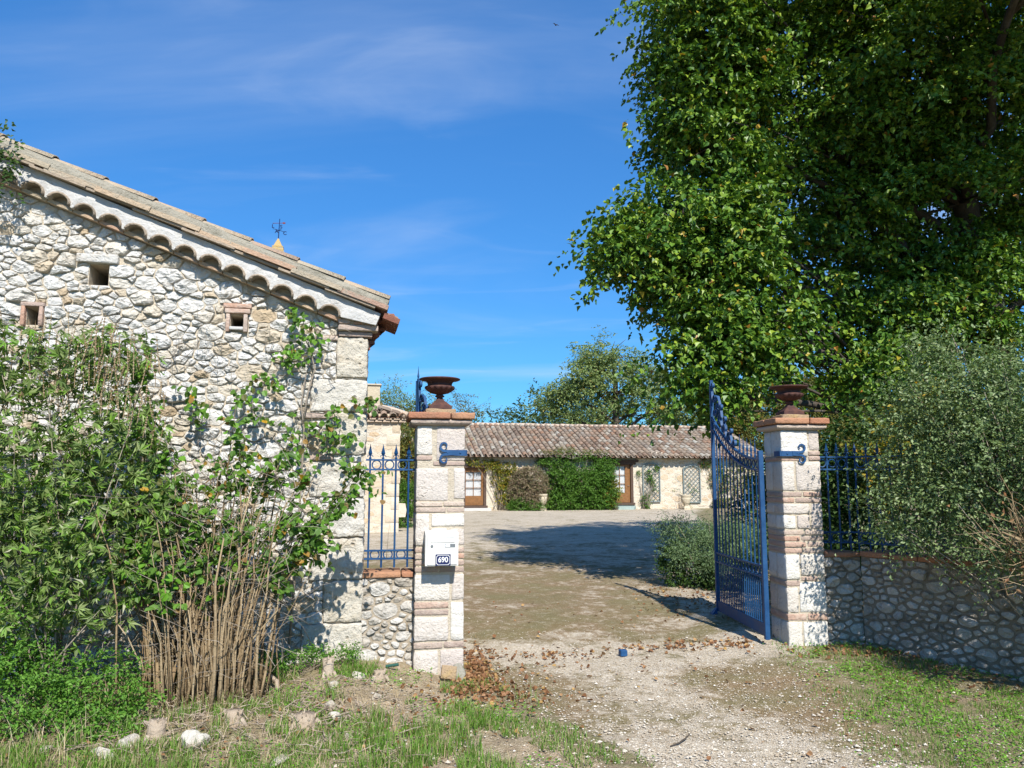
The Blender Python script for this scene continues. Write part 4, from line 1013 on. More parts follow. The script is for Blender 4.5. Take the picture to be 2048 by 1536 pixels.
        for i in range(N_+1):
            x = ga+(gb-ga)*i/N_; yy = .13+.012*math.sin(i*1.9)+.006*math.sin(i*4.1); k0 = len(cv.v)
            cv.v += [(x, yy, gz0-.02), (x, yy, gz1+.02)]
            if pv is not None: cv.f.append((pv, k0, k0+1, pv+1))
            pv = k0
        cv.build('curtain', M['curtain'], d, True)
        hd = MB().tube([(lb-.05, y0-.02, (z0+z1)/2-.1), (lb-.05, y0-.05, (z0+z1)/2-.1), (lb-.14, y0-.05, (z0+z1)/2-.1)], .010, 6).build('door_handle', M['metal'], d)
        return d
    door(-2.14, -1.13, .46, 2.05, (-2.00, -1.335), .87, 1.88, (0, 1), 3, .11)
    door(4.51, 5.51, .54, 2.22, (4.66, 5.16), .98, 2.15, (0, 1), 3, .12)
    MB().box(4.45, 5.75, -.10, .05, 2.325, 2.43).build('lintel', M['dark_wood'], t)
    st = MB().add([(4.62, -.5, .18), (5.30, -.62, .18), (5.6, -.05, .18), (4.5, -.02, .18), (4.62, -.5, .36), (5.30, -.62, .34), (5.6, -.05, .40), (4.5, -.02, .40)],
                  [(0, 3, 2, 1), (4, 5, 6, 7), (0, 1, 5, 4), (1, 2, 6, 5), (2, 3, 7, 6), (3, 0, 4, 7)]).build('door_step', M['step_slab'], t)
    MB().box(-2.3, -1.0, -.55, -.01, .12, .36, .01).build('door_step', M['cement'], t)
    return t
M['render_stone'] = stone_mat('render_stone', [(0.0, (0.72, 0.65, 0.54)), (0.6, (0.66, 0.57, 0.44)), (1.0, (0.60, 0.46, 0.31))], stain=(0.50, 0.38, 0.25), stain_amt=0.4, fine=20)
house = farmhouse()
def trellis(label, x0, x1, z0, z1):
    t = thing('trellis', label, 'trellis', world_of(house, (0, -.06, 0)), 12, 'arched trellises on the farmhouse wall')
    w = x1-x0; rise = .14; zt = z1-rise
    top = lambda x: zt + rise*(1-((x-(x0+x1)/2)/(w/2))**2)
    f = MB(); f.box(x0-.02, x0+.02, -.03, .03, z0, zt); f.box(x1-.02, x1+.02, -.03, .03, z0, zt); f.box(x0+.02, x1-.02, -.03, .03, z0, z0+.04)
    f.tube([(x0+w*i/12, 0, top(x0+w*i/12)) for i in range(13)], 1.0, flat=(.03, .02), up=(0, 0, 1)); f.build('frame', M['grey_paint'], t)
    for sg in (1, -1):
        c = -1.2
        while c < 3.2:
            pts = []
            for i in range(41):
                x = x0+w*i/40; z = z0 + c + sg*(x-x0)*1.0 + (0 if sg > 0 else w)
                if z0+.03 < z < top(x)-.01: pts.append((x, -.008*sg, z))
            if len(pts) > 3:
                MB().tube([pts[0], pts[-1]], 1.0, flat=(.005, .010), up=(1, 0, .3)).build('slat', M['grey_paint'], t)
            c += .20
    return t
trellis('arched grey trellis nearer the farmhouse door with a green climber', 5.95, 6.75, .56, 2.27)
trellis('arched grey trellis behind the right stone planter', 7.89, 8.69, .52, 2.19)
def planter(label, x, y, h, r):
    p = world_of(house, (x, y, 0)); t = thing('stone_planter', label, 'planter', (p.x, p.y, gz(p.x, p.y)-.01), 12, 'cast stone planters in the courtyard')
    s = h/.64
    MB().frustum((0, 0), r*.62, r*.62, 0, .10*s).frustum((0, 0), r*.60, r*.42, .10*s, .16*s).build('foot', M['pot_stone'], t)
    MB().lathe([(r*.42, .15*s), (r*.36, .19*s), (r*.46, .22*s), (r*.5, .235*s)], 16).build('stem', M['pot_stone'], t, True)
    MB().lathe([(r*.42, .22*s), (r*.62, .27*s), (r*.78, .36*s), (r*.86, .46*s), (r*.88, .52*s)], 40, mod=lambda i, q, r_, z: r_*(1+.04*abs(math.cos(7*q)))).build('bowl', M['pot_stone'], t, True)
    MB().lathe([(r*.88, .52*s), (r*.92, .54*s), (r*.92, .57*s), (r*.98, .59*s), (r, .62*s), (r*.98, .64*s), (r*.85, .64*s), (r*.8, .58*s), (.01, .57*s)], 28).build('rim', M['pot_stone'], t, True)
    return t
planter('pale stone planter in front of the brownish heather bush', 1.15, -.75, .70, .225)
planter('pale stone planter between the two trellises', 7.55, -1.0, .66, .235)

# ------------------------------------------------------------------ outbuilding and spire seen past the barn
def wing():
    t = thing('outbuilding', 'cream stone outbuilding with hipped tile roof and chimney behind the barn', 'building', (-3.3, 20.5, 0), 12)
    X0, X1, D = -6.0, 0.31, 5.0
    MB().box(X0, X1, 0, D, -.2, 3.14).build('wall', M['render'], t)
    random.seed(31)
    for k in range(9):
        w = .34 if k % 2 else .20
        link('corner_stone', rock_box(X1-w, X1+.012, -.014, .2, .12+k*.335, .12+k*.335+.32, .004, 4, .012), M['render_stone'], t, smooth=True)
    cells = rubble_cells(-2.2, X1-.36, 0.0, 3.1, lambda x, z: True, .07, .17, .04, 1.8, (), (), 1500, 1.4)
    lay_stones(cells, t, M['render_stone'], (.006, .018), 200, None, 10, .4)
    e = .16; zr = 3.20; rz_ = 3.20+.36*(D/2+e); hx = D/2+e
    r = MB().add([(X0-e, -e, zr), (X1+e, -e, zr), (X1+e, D+e, zr), (X0-e, D+e, zr), (X0-e+hx, D/2, rz_), (X1+e-hx, D/2, rz_)], [(0, 1, 5, 4), (1, 2, 5), (2, 3, 4, 5), (3, 0, 4), (0, 3, 2, 1)])
    ro = r.build('roof', M['roof_deck'], t)
    tl = MB(); vs, fs = tile_mesh(5)
    sl = math.atan(.36)
    for i in range(26):
        x = X1+e-.1-i*.24
        for j in range(7):
            s = j*.38-.05; yy = -e+s*math.cos(sl)
            if yy > D/2 or x > X1+e-(yy+e)+.05: continue
            Mx = Matrix.Translation((x+random.uniform(-.012, .012), yy, zr+s*math.sin(sl)+.03)) @ Matrix.Rotation(sl, 4, 'X'); tl.add([Mx @ Vector(v) for v in vs], fs)
    for i in range(20):
        y = -e+.1+i*.24
        for j in range(7):
            s = j*.38-.05; dx = s*math.cos(sl); xx = X1+e-dx
            if dx > hx or y < -e+dx-.05 or y > D+e-dx: continue
            Mx = Matrix.Translation((xx, y, zr+s*math.sin(sl)+.03)) @ Matrix.Rotation(R(90), 4, 'Z') @ Matrix.Rotation(sl, 4, 'X'); tl.add([Mx @ Vector(v) for v in vs], fs)
    tl.build('tile_field', M['roof_tile'], ro, True, 'stuff')
    hp = MB()
    for (a, b) in (((X1+e, -e, zr+.07), (X1+e-hx, D/2, rz_+.07)), ((X1+e, D+e, zr+.07), (X1+e-hx, D/2, rz_+.07)), ((X0-e+hx, D/2, rz_+.07), (X1+e-hx, D/2, rz_+.07))):
        a, b = Vector(a), Vector(b); hp.tube([a.lerp(b, i/7) + Vector((0, 0, .02 if i % 2 else 0)) for i in range(8)], .10, 8)
    hp.build('hip_tiles', M['ridge_tile'], ro, True)
    ev = MB()
    for i in range(30):
        x = X1+.06-i*.21; ev.box(x-.09, x+.09, -.10, .02, 3.09, 3.15); ev.box(x-.02, x+.14, -.14, .02, 3.152, 3.20)
    ev.build('eaves_course', M['ridge_tile'], t)
    ch = MB().box(-.52, -.16, 1.8, 2.2, 3.6, 4.28, .01).build('chimney', M['pot_stone'], t)
    MB().box(-.56, -.12, 1.76, 2.24, 4.281, 4.33, .01).build('chimney_cap', M['pot_stone'], ch)
wing()
def spire():
    t = thing('dovecote', 'dovecote whose lichened spire tip shows above the barn roof', 'tower', (-6.885, 22.0, 0), 12)
    MB().box(-1.7, 1.7, -1.7, 1.7, -.3, 4.3).build('wall', M['render'], t)
    MB().frustum((0, 0), 1.95, 1.0, 4.3, 5.6).build('roof', M['roof_tile'], t)
    MB().frustum((0, 0), 1.0, .15, 5.6, 8.32).build('spire_roof', M['lichen_mortar'], t)
    MB().frustum((0, 0), .155, .155, 8.32, 8.36).frustum((0, 0), .125, .012, 8.36, 8.62).build('spire_tip', M['plinth_yellow'], t)
    for x, y, z, h in ((-.07, -.17, 8.14, .16), (.07, -.17, 8.12, .17), (.0, -.24, 7.96, .15), (.2, -.25, 7.94, .16), (-.2, -.26, 7.94, .15)):
        link('stone', rock_box(x-.1, x+.1, y-.03, y+.12, z, z+h, .01, 5, .02), M['plinth_yellow'], t, smooth=True)
M['plinth_yellow'] = stone_mat('lichened_stone', [(0.0, (0.50, 0.36, 0.16)), (1.0, (0.56, 0.42, 0.22))], stain=(0.46, 0.27, 0.03), stain_amt=0.8, fine=30)
spire()
def vane():
    t = thing('weather_vane', 'thin dark weather vane with letters and red arrow on the spire', 'weather vane', (-6.885, 22.0, 8.6), 0)
    MB().tube([(0, 0, 0), (0.02, 0, .62)], [.016, .012], 6).build('rod', M['navy'], t)
    ar = MB().tube([(-.17, 0, .485), (.12, 0, .49)], .008, 5).lathe([(.001, 0), (.02, .015), (.001, .03)], 6, (-.17, 0, .47)).build('arrow', M['vane_red'], t)
    MB().add([(.09, -.008, .49), (.13, -.008, .515), (.19, -.008, .51), (.19, -.008, .47), (.13, -.008, .465), (.09, .008, .49), (.13, .008, .515), (.19, .008, .51), (.19, .008, .47), (.13, .008, .465)],
             [(0, 1, 2, 3, 4), (9, 8, 7, 6, 5), (0, 5, 6, 1), (1, 6, 7, 2), (2, 7, 8, 3), (3, 8, 9, 4), (4, 9, 5, 0)]).build('arrow_tail', M['vane_red'], ar)
    cr = MB().tube([(-.15, -.07, .30), (.17, .07, .24)], .008, 5).tube([(-.09, .10, .27), (.11, -.10, .27)], .008, 5).build('cross_arm', M['navy'], t)
    for ch, x, y, z in (('L', -.15, -.07, .37), ('S', .10, -.10, .34), ('A', -.09, .10, .27), ('C', .165, .07, .20)):
        o = link('letter', text_mesh(ch, .15, .006, .003), M['navy'], cr); o.rotation_euler = (R(90), 0, 0); o.location = (x, y, z)
M['vane_red'] = flat_mat('vane_red', (0.16, 0.03, 0.03), .6)
vane()

# ------------------------------------------------------------------ foliage tools
def unit(a):
    return a/np.maximum(np.linalg.norm(a, axis=-1, keepdims=True), 1e-9)
TEMPL = {
    'oval': (np.array([(0, 0, 0), (.48, -.30, .07), (1, 0, -.08), (.48, .30, .07)]), np.array([(0, 1, 2), (0, 2, 3)])),
    'broad': (np.array([(0, 0, 0), (.22, -.40, .06), (.66, -.36, .06), (1, 0, -.12), (.66, .36, .06), (.22, .40, .06)]), np.array([(0, 1, 2, 3), (0, 3, 4, 5)])),
    'heart': (np.array([(0, 0, 0), (.12, -.36, .05), (.55, -.36, .10), (1, 0, -.22), (.55, .36, .10), (.12, .36, .05)]), np.array([(0, 1, 2, 3), (0, 3, 4, 5)])),
    'lance': (np.array([(0, 0, 0), (.42, -.13, .03), (1, 0, -.12), (.42, .13, .03)]), np.array([(0, 1, 2), (0, 2, 3)])),
    'blade': (np.array([(0, -.05, 0), (0, .05, 0), (.55, .035, .12), (.55, -.035, .12), (1, 0, 0)]), None)}
def leaf_cloud(name, pos, d, nrm, size, shape, material, parent=None, kind=None):
    V, F = TEMPL[shape]
    x = unit(d); y = unit(np.cross(nrm, x)); z = np.cross(x, y)
    n = len(pos); k = len(V)
    s = np.broadcast_to(np.asarray(size, dtype=float).reshape(-1, 1, 1), (n, 1, 1))
    fold = rng.uniform(.3, 2.4, (n, 1, 1))
    P = pos[:, None, :] + s*(V[None, :, 0, None]*x[:, None, :] + V[None, :, 1, None]*y[:, None, :] + fold*V[None, :, 2, None]*z[:, None, :])
    Fa = (F[None] + (np.arange(n)*k)[:, None, None]).reshape(-1, F.shape[1])
    me = np_mesh(name, P.reshape(-1, 3), Fa, False)
    return link(name, me, material, parent, kind)
def sprays(P0, D, length, nl, size, droop=.25, up=.75, side=.8, spread=.1, rnd=.35):
    S_ = len(P0); t = np.linspace(.08, 1, nl)[None, :] + rng.uniform(-.03, .03, (S_, nl))
    Ln = np.broadcast_to(np.asarray(length, dtype=float).reshape(-1, 1), (S_, 1))
    pos = P0[:, None, :] + D[:, None, :]*(Ln*t)[..., None]
    pos[..., 2] -= droop*Ln*t*t
    lat = unit(np.cross(D, np.array([0, 0, 1.0]) + rng.normal(0, .35, (S_, 3))))
    sg = np.where(np.arange(nl) % 2 == 0, 1.0, -1.0)[None, :]*rng.uniform(.5, 1.2, (S_, nl))
    pos = pos + lat[:, None, :]*(sg*spread*Ln)[..., None] + rng.normal(0, .03, (S_, nl, 3))*Ln[..., None]
    d = D[:, None, :]*.55 + lat[:, None, :]*(sg*side)[..., None] + rng.normal(0, rnd, (S_, nl, 3)); d[..., 2] -= .25
    nr = np.array([0, 0, up]) + D[:, None, :]*.35 + rng.normal(0, .42, (S_, nl, 3))
    sz = size*rng.uniform(.65, 1.2, (S_, nl))
    return pos.reshape(-1, 3), d.reshape(-1, 3), nr.reshape(-1, 3), sz.ravel()
def lobe_points(lobes, n, inner=.55, weights=None):
    """points spread through the outer shells of a set of ellipsoids (x,y,z,rx,ry,rz); returns points, outward directions"""
    lobes = np.asarray(lobes, dtype=float)
    w = (lobes[:, 3]*lobes[:, 4]*lobes[:, 5])**(2/3) if weights is None else np.asarray(weights)*(lobes[:, 3]*lobes[:, 4]*lobes[:, 5])**(2/3)
    k = rng.choice(len(lobes), n, p=w/w.sum())
    u = unit(rng.normal(0, 1, (n, 3)))
    rho = inner + (1-inner)*rng.random(n)**.6
    return lobes[k, :3] + u*lobes[k, 3:6]*rho[:, None], u, k
def branchy(base, top, lobes, r0, limb_r, seed, per=5, sides=7, kink=.12):
    """trunk and limbs reaching into each lobe, twigs spreading inside it"""
    random.seed(seed); tr = MB(); base, top = Vector(base), Vector(top)
    n = 9; trunk = []
    for i in range(n+1):
        f = i/n; p = base.lerp(top, f) + Vector((random.uniform(-1, 1), random.uniform(-1, 1), 0))*kink*(top-base).length*.12*(0 if i == 0 else 1); trunk.append(p)
    tr.tube(trunk, [r0*(1.25 if i == 0 else 1)*(1-.55*i/n) for i in range(n+1)], sides+2)
    br = MB()
    for L_ in lobes:
        c = Vector(L_[:3]); i0 = max(range(1, n+1), key=lambda i: -abs(trunk[i].z-(c.z-(c-trunk[i]).xy.length*.55)))
        a = trunk[i0]; m = 7; pts = []; ln = (c-a).length
        for i in range(m+1):
            f = i/m; p = a.lerp(c, f); p.z += math.sin(f*math.pi)*ln*.08
            if 0 < i: p += Vector((random.uniform(-1, 1), random.uniform(-1, 1), random.uniform(-1, 1)))*ln*kink*.22
            pts.append(p)
        br.tube(pts, [limb_r*(1-.65*i/m) for i in range(m+1)], sides)
        for j in range(per):
            u = Vector((random.gauss(0, 1), random.gauss(0, 1), random.gauss(0, .8))).normalized()
            e = c + Vector((u.x*L_[3], u.y*L_[4], u.z*L_[5]))*.85; s_ = pts[random.randint(3, m)]
            md = s_.lerp(e, .5) + Vector((random.uniform(-1, 1), random.uniform(-1, 1), random.uniform(-.2, 1)))*.12*(e-s_).length
            br.tube([s_, md, e], [limb_r*.35, limb_r*.22, limb_r*.07], 5)
    return tr, br
def tree(name, label, cat, base, top, lobes, r0, limb_r, n_spray, nl, length, size, shape, material, seed, weights=None, per=5, inner=.5, droop=.25, outw=.75, group=None, bark='bark', clump=0, **kw):
    t = thing(name, label, cat, base, 0, group)
    b = Vector(base); lo = [tuple(Vector(l[:3])-b)+tuple(l[3:]) for l in lobes]
    tr, br = branchy((0, 0, -.15), Vector(top)-b, lo, r0, limb_r, seed, per)
    trk = tr.build('trunk', M[bark], t, True); br.build('branches', M[bark], trk, True)
    if clump:                                        # boughs: flat layered groups of sprays round shared anchors
        Pa, Ua, k = lobe_points(lo, max(1, n_spray//clump), inner, weights)
        Pa = np.repeat(Pa, clump, 0); Ua = np.repeat(Ua, clump, 0); n_spray = len(Pa)
        side_ = unit(np.cross(Ua, np.array([0, 0, 1.0]))); sc = length*rng.uniform(.35, .75, (n_spray//clump, 1)).repeat(clump, 0)
        P0 = Pa + side_*rng.normal(0, 1, (n_spray, 1))*sc + Ua*rng.normal(0, .6, (n_spray, 1))*sc + np.array([0, 0, 1.0])*rng.normal(0, .16, (n_spray, 1))*length
        U = Ua*np.array([1, 1, .35]) + side_*rng.normal(0, .45, (n_spray, 1)); U = unit(U)
    else: P0, U, k = lobe_points(lo, n_spray, inner, weights)
    D = unit(U*outw + rng.normal(0, .22 if clump else .45, U.shape) + np.array([0, 0, -.08]))
    P0 = P0 - D*length*.5
    pos, d, nr, sz = sprays(P0, D, length*rng.uniform(.6, 1.3, n_spray), nl, size, droop, **kw)
    leaf_cloud('crown', pos, d, nr, sz, shape, material, t)
    return t
def shrub(name, label, cat, base, lobes, n_spray, nl, length, size, shape, material, seed, stem_r=.012, per=4, inner=.4, droop=.15, outw=.7, stem='twig', weights=None, group=None, kind=None, **kw):
    t = thing(name, label, cat, base, 0, group)
    random.seed(seed); b = Vector(base); lo = [tuple(Vector(l[:3])-b)+tuple(l[3:]) for l in lobes]
    st = MB()
    for l in lo:
        for j in range(per):
            u = Vector((random.gauss(0, 1), random.gauss(0, 1), random.gauss(0, 1))).normalized()
            e = Vector((l[0]+u.x*l[3]*.8, l[1]+u.y*l[4]*.8, l[2]+u.z*l[5]*.8)); s_ = Vector((random.uniform(-.12, .12), random.uniform(-.12, .12), -.05)); m1 = s_.lerp(e, .45) + Vector((random.uniform(-.1, .1), random.uniform(-.1, .1), .12*abs(e.z)))
            st.tube([s_, s_.lerp(m1, .5), m1, e], [stem_r, stem_r*.8, stem_r*.6, stem_r*.15], 5)
    st.build('stems', M[stem], t, True)
    P0, U, k = lobe_points(lo, n_spray, inner, weights)
    D = unit(U*outw + rng.normal(0, .5, U.shape) + np.array([0, 0, .15]))
    P0 = P0 - D*length*.5
    pos, d, nr, sz = sprays(P0, D, length*rng.uniform(.6, 1.3, n_spray), nl, size, droop, **kw)
    keep = (pos[:, 2] + b.z) > gz_np(pos[:, 0]+b.x, pos[:, 1]+b.y)
    leaf_cloud('foliage', pos[keep], d[keep], nr[keep], sz[keep], shape, material, t)
    return t
def hw(x, y, z): return tuple(world_of(house, (x, y, z)))

# ------------------------------------------------------------------ trees
LIME = [(3.2, 11.0, 8.5, 1.10, 1.1, 1.0), (2.95, 10.9, 6.75, .80, .9, .85), (3.0, 11.2, 7.6, .85, .9, .8), (1.78, 10.2, 4.72, .42, .5, .50), (2.25, 10.5, 5.1, .48, .6, .5), (2.95, 10.8, 4.95, 1.0, 1.0, .9), (2.72, 10.3, 3.60, .72, .7, .55),
        (2.52, 9.9, 2.72, .28, .35, .38), (3.5, 10.6, 3.7, .9, .8, .7), (5.2, 12.0, 8.3, 2.2, 1.8, 1.9), (4.6, 12.2, 5.8, 1.9, 1.5, 1.7), (6.4, 11.2, 8.0, 2.1, 1.5, 1.9), (7.3, 12.2, 6.1, 2.2, 1.8, 2.0),
        (4.7, 11.5, 3.85, 1.0, .9, .75), (6.5, 12.0, 4.2, 1.5, 1.3, 1.1), (4.9, 10.6, 3.1, .45, .5, .4), (5.6, 11.4, 3.4, .7, .7, .5), (4.3, 11.0, 9.9, 1.9, 1.6, 1.5), (7.0, 12.0, 10.4, 2.6, 2.3, 1.8),
        (7.3, 8.9, 9.1, 2.3, 1.4, .9), (6.3, 8.1, 8.35, 2.0, 1.0, .7), (9.6, 12.6, 8.0, 2.4, 2.2, 2.6), (9.4, 13.0, 5.0, 2.0, 1.8, 1.5), (8.0, 14.6, 8.0, 2.6, 2.0, 2.6), (5.6, 14.0, 7.4, 2.0, 1.6, 2.0)]  # row opens with unseen overhanging lobes, added to shade the crown below
tree('lime_tree', 'large green lime tree spreading over the right gate pillar', 'tree', (8.3, 12.6, .1), (7.2, 12.2, 9.0), LIME, .30, .085, 8200, 27, .60, .083, 'heart', M['lime_leaf'], 4,
     clump=8, weights=[1.9]*9+[1.0]*8+[.5, .5, 1.0, 1.2, .3, .4, .25, .35], per=6, inner=.35, droop=.38, outw=.6, up=.8, side=.8, spread=.16)
OAK = [(6.3, 48, 9.2, 2.3, 2, 1.5), (4.1, 47.6, 7.6, 1.7, 1.6, 1.3), (8.4, 48, 7.8, 1.9, 1.7, 1.6), (6.2, 47.2, 6.9, 2.0, 1.6, 1.2), (2.3, 47.8, 5.9, 1.1, 1.1, .75), (3.3, 47.5, 6.6, 1.1, 1.2, .8), (9.9, 48.4, 6.2, 1.3, 1.3, 1.3), (7.7, 47.6, 5.6, 1.0, 1.0, .8), (5.1, 48, 8.9, 1.2, 1.2, 1.0), (4.9, 47.3, 5.4, 1.1, 1.0, .8)]
tree('oak_tree', 'spreading oak tree rising behind the farmhouse roof', 'tree', (6.5, 48, 0), (6.6, 48, 7.6), OAK, .34, .13, 1650, 20, .85, .15, 'oval', M['oak_leaf'], 12, clump=10, per=7, inner=.3, up=.6, spread=.22)
tree('autumn_tree', 'yellowing tree behind the farmhouse seen over the open gate', 'tree', (13.2, 43, 0), (13.2, 43, 4.5), [(12.4, 42.6, 5.6, 1.6, 1.3, 1.7), (14.2, 43, 6.2, 1.7, 1.4, 1.6), (13.2, 42, 4.0, 1.8, 1.2, 1.2), (11.8, 43, 4.2, 1.2, 1.2, 1.0)], .22, .09, 1000, 20, .85, .14, 'oval', M['autumn_leaf'], 14, up=.6, spread=.22)
tree('autumn_tree', 'pale yellow green tree behind the urn on the right pillar', 'tree', (17.6, 44, 0), (17.5, 44, 5), [(16.4, 43.6, 6.2, 1.6, 1.3, 1.6), (18.2, 44, 6.4, 1.9, 1.4, 1.7), (19.8, 44, 5.2, 1.6, 1.3, 1.6), (17.2, 43.5, 4.0, 2.2, 1.3, 1.3)], .22, .09, 1150, 20, .85, .14, 'oval', M['autumn_leaf'], 15, up=.6, spread=.22)
tree('thin_tree', 'loose bluish green tree between barn and left urn', 'tree', (-3.6, 27, 0), (-3.7, 27, 4.0), [(-4.3, 27, 4.2, .8, .7, 1.0), (-3.2, 27, 4.0, .7, .7, .8), (-3.9, 26.8, 3.0, .9, .7, .9), (-2.6, 27, 3.2, .7, .6, .7), (-4.7, 27, 3.4, .5, .5, .8)], .08, .035, 650, 16, .75, .11, 'lance', M['oak_leaf'], 16, per=8, inner=.2, outw=.5)
tree('thin_tree', 'sparse twiggy tree showing beside the left urn bowl', 'tree', (-2.4, 41.5, 0), (-2.5, 41.5, 4.4), [(-2.9, 41.5, 5.6, .8, .7, .9), (-1.9, 41.5, 5.3, .9, .7, .8), (-3.4, 41.5, 4.6, .9, .7, .9)], .07, .035, 160, 14, .6, .09, 'oval', M['autumn_leaf'], 17, per=9, inner=.2, outw=.5)
shrub('tall_shrub', 'reddish green tall shrub behind the short railing', 'shrub', (-3.3, 25.2, gz(-3.3, 25.2)), [(-3.4, 25.2, 2.9, .75, .6, .9), (-3.1, 25, 1.8, .8, .6, .8), (-3.9, 25.2, 2.0, .6, .5, .9)], 620, 18, .45, .085, 'oval', M['autumn_leaf'], 18)
shrub('hedge', 'bright green shrub beside the outbuilding wall seen through the railing', 'shrub', (-3.15, 22.4, gz(-3.15, 22.4)), [(-3.2, 22.4, .75, .45, .5, .75), (-2.9, 22.6, 1.0, .45, .5, .6), (-3.3, 22.4, 1.3, .3, .4, .35)], 420, 18, .3, .06, 'oval', M['creeper_leaf'], 19)
def far_wood():
    pts = []
    r2 = np.random.default_rng(3)
    lobes = []
    for i in range(70):
        x = r2.uniform(-20, 46); y = r2.uniform(56, 76); h = r2.uniform(6.2, 7.6) + (1.0 if 0 < x < 14 else 0) + (1.2 if x > 16 else 0); w = r2.uniform(1.6, 3.0)
        lobes.append((x, y, h*.55, w, w*.7, h*.52))
    P0, U, k = lobe_points(lobes, 9000, .55)
    D = unit(U + r2.normal(0, .4, U.shape))
    pos, d, nr, sz = sprays(P0, D, 1.1*r2.uniform(.6, 1.3, 9000), 12, .30, .2, spread=.2)
    o = leaf_cloud('distant_wood', pos, d, nr, sz, 'oval', M['far_leaf'], None, 'stuff')
    tag(o, 'low line of distant dark green woodland behind the farmhouse', 'woodland')
far_wood()
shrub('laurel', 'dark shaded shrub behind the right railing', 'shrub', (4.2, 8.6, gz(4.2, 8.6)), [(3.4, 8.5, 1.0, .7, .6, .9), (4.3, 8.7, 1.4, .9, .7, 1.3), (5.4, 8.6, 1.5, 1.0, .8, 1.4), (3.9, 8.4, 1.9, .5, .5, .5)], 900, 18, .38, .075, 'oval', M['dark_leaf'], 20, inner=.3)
shrub('laurel', 'yellow green leafy shrub poking up above the right railing', 'shrub', (4.15, 8.0, gz(4.15, 8.0)), [(3.95, 7.9, 2.0, .35, .3, .35), (3.75, 7.9, 1.65, .25, .25, .3), (4.3, 8.0, 2.3, .35, .35, .4)], 150, 14, .32, .075, 'oval', M['yellow_leaf'], 22, inner=.2)
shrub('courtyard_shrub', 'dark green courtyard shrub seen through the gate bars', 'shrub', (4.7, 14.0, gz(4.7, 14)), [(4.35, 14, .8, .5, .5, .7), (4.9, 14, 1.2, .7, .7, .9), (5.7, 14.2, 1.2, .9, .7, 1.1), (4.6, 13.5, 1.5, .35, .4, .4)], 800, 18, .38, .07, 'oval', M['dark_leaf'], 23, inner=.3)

# ------------------------------------------------------------------ plants on and before the farmhouse
def hl(*l): return [hw(a, b, c) + (d, e, f) for a, b, c, d, e, f in l]
shrub('yellow_vine', 'yellow green vine on the wall right of the left farmhouse door', 'climber', hw(-.5, -.15, .25), hl((-.85, -.12, 2.15, .45, .15, .22), (-.55, -.12, 1.6, .4, .16, .6), (-.35, -.14, 1.0, .35, .16, .6), (-.1, -.12, 2.0, .35, .14, .35), (-1.6, -.2, 2.3, .5, .12, .13)), 300, 16, .32, .075, 'oval', M['yellow_leaf'], 40)
shrub('heather_bush', 'rounded brownish bush behind the left stone planter', 'shrub', hw(.65, -.55, .2), hl((.65, -.5, 1.3, .80, .45, .85), (.6, -.5, .8, .75, .45, .6)), 1300, 20, .26, .085, 'lance', M['brown_leaf'], 41, inner=.7)
shrub('low_shrub', 'dark green low shrub at the foot of the brownish bush', 'shrub', hw(.25, -.8, .2), hl((.1, -.75, .45, .45, .3, .35), (.75, -.9, .4, .5, .3, .3)), 300, 16, .24, .055, 'oval', M['creeper_leaf'], 42)
shrub('climbing_shrub', 'large bright green climbing shrub covering the farmhouse wall', 'climber', hw(2.9, -.4, .2), hl((2.15, -.4, 1.75, .7, .55, .7), (3.05, -.55, 1.45, .7, .65, .7), (3.9, -.45, 1.75, .65, .5, .65), (4.1, -.5, .9, .5, .5, .5), (2.0, -.45, .7, .8, .5, .55), (3.3, -.5, .6, 1.1, .5, .5), (1.5, -.25, 2.35, .45, .25, .22), (2.8, -.25, 2.55, .9, .25, .2), (4.2, -.25, 2.4, .5, .25, .22)), 1800, 18, .42, .078, 'oval', M['creeper_leaf'], 43, inner=.35)
shrub('yellow_shrub', 'yellow leaved shrub beside the right farmhouse door', 'shrub', hw(4.45, -.6, .25), hl((4.35, -.6, 1.2, .35, .25, .45), (4.15, -.65, .75, .35, .25, .4)), 130, 16, .28, .075, 'oval', M['yellow_leaf'], 44)
shrub('roof_vine', 'thin straggling vine on the farmhouse eaves above the climbing shrub', 'climber', hw(2.6, -.45, 2.5), hl((1.6, -.35, 2.72, .5, .2, .12), (2.4, -.2, 2.85, .5, .35, .14), (3.6, -.3, 2.76, .7, .25, .12)), 110, 12, .3, .06, 'oval', M['autumn_leaf'], 45, stem_r=.006)
shrub('trellis_climber', 'green climber growing up the trellis nearest the farmhouse door', 'climber', hw(6.0, -.2, .2), hl((6.05, -.18, .55, .25, .18, .4), (6.25, -.12, 1.7, .22, .08, .35), (6.4, -.12, 1.2, .18, .08, .35), (6.6, -.12, 2.05, .15, .08, .15), (5.75, -.1, 1.85, .12, .08, .15)), 120, 14, .25, .06, 'oval', M['creeper_leaf'], 46)
shrub('thin_climber', 'sparse leafless climber beside the right stone planter', 'climber', hw(7.7, -.2, .15), hl((7.6, -.1, 1.2, .25, .06, .5), (8.2, -.12, 1.1, .3, .06, .3), (8.0, -.15, .3, .25, .15, .15)), 22, 10, .22, .05, 'oval', M['creeper_leaf'], 47, per=5, stem_r=.010)
shrub('wall_ivy', 'green and rusty ivy on the right end of the farmhouse wall', 'climber', hw(9.6, -.2, .15), hl((9.0, -.1, 2.3, .4, .12, .25), (9.6, -.12, 1.6, .5, .15, .9), (10.6, -.12, 1.5, .8, .15, 1.0), (9.7, -.25, .5, .5, .25, .35), (11.4, -.12, 1.4, .5, .15, 1.0)), 620, 16, .3, .065, 'oval', M['ivy_leaf'] if 'ivy_leaf' in M else M['creeper_leaf'], 48)
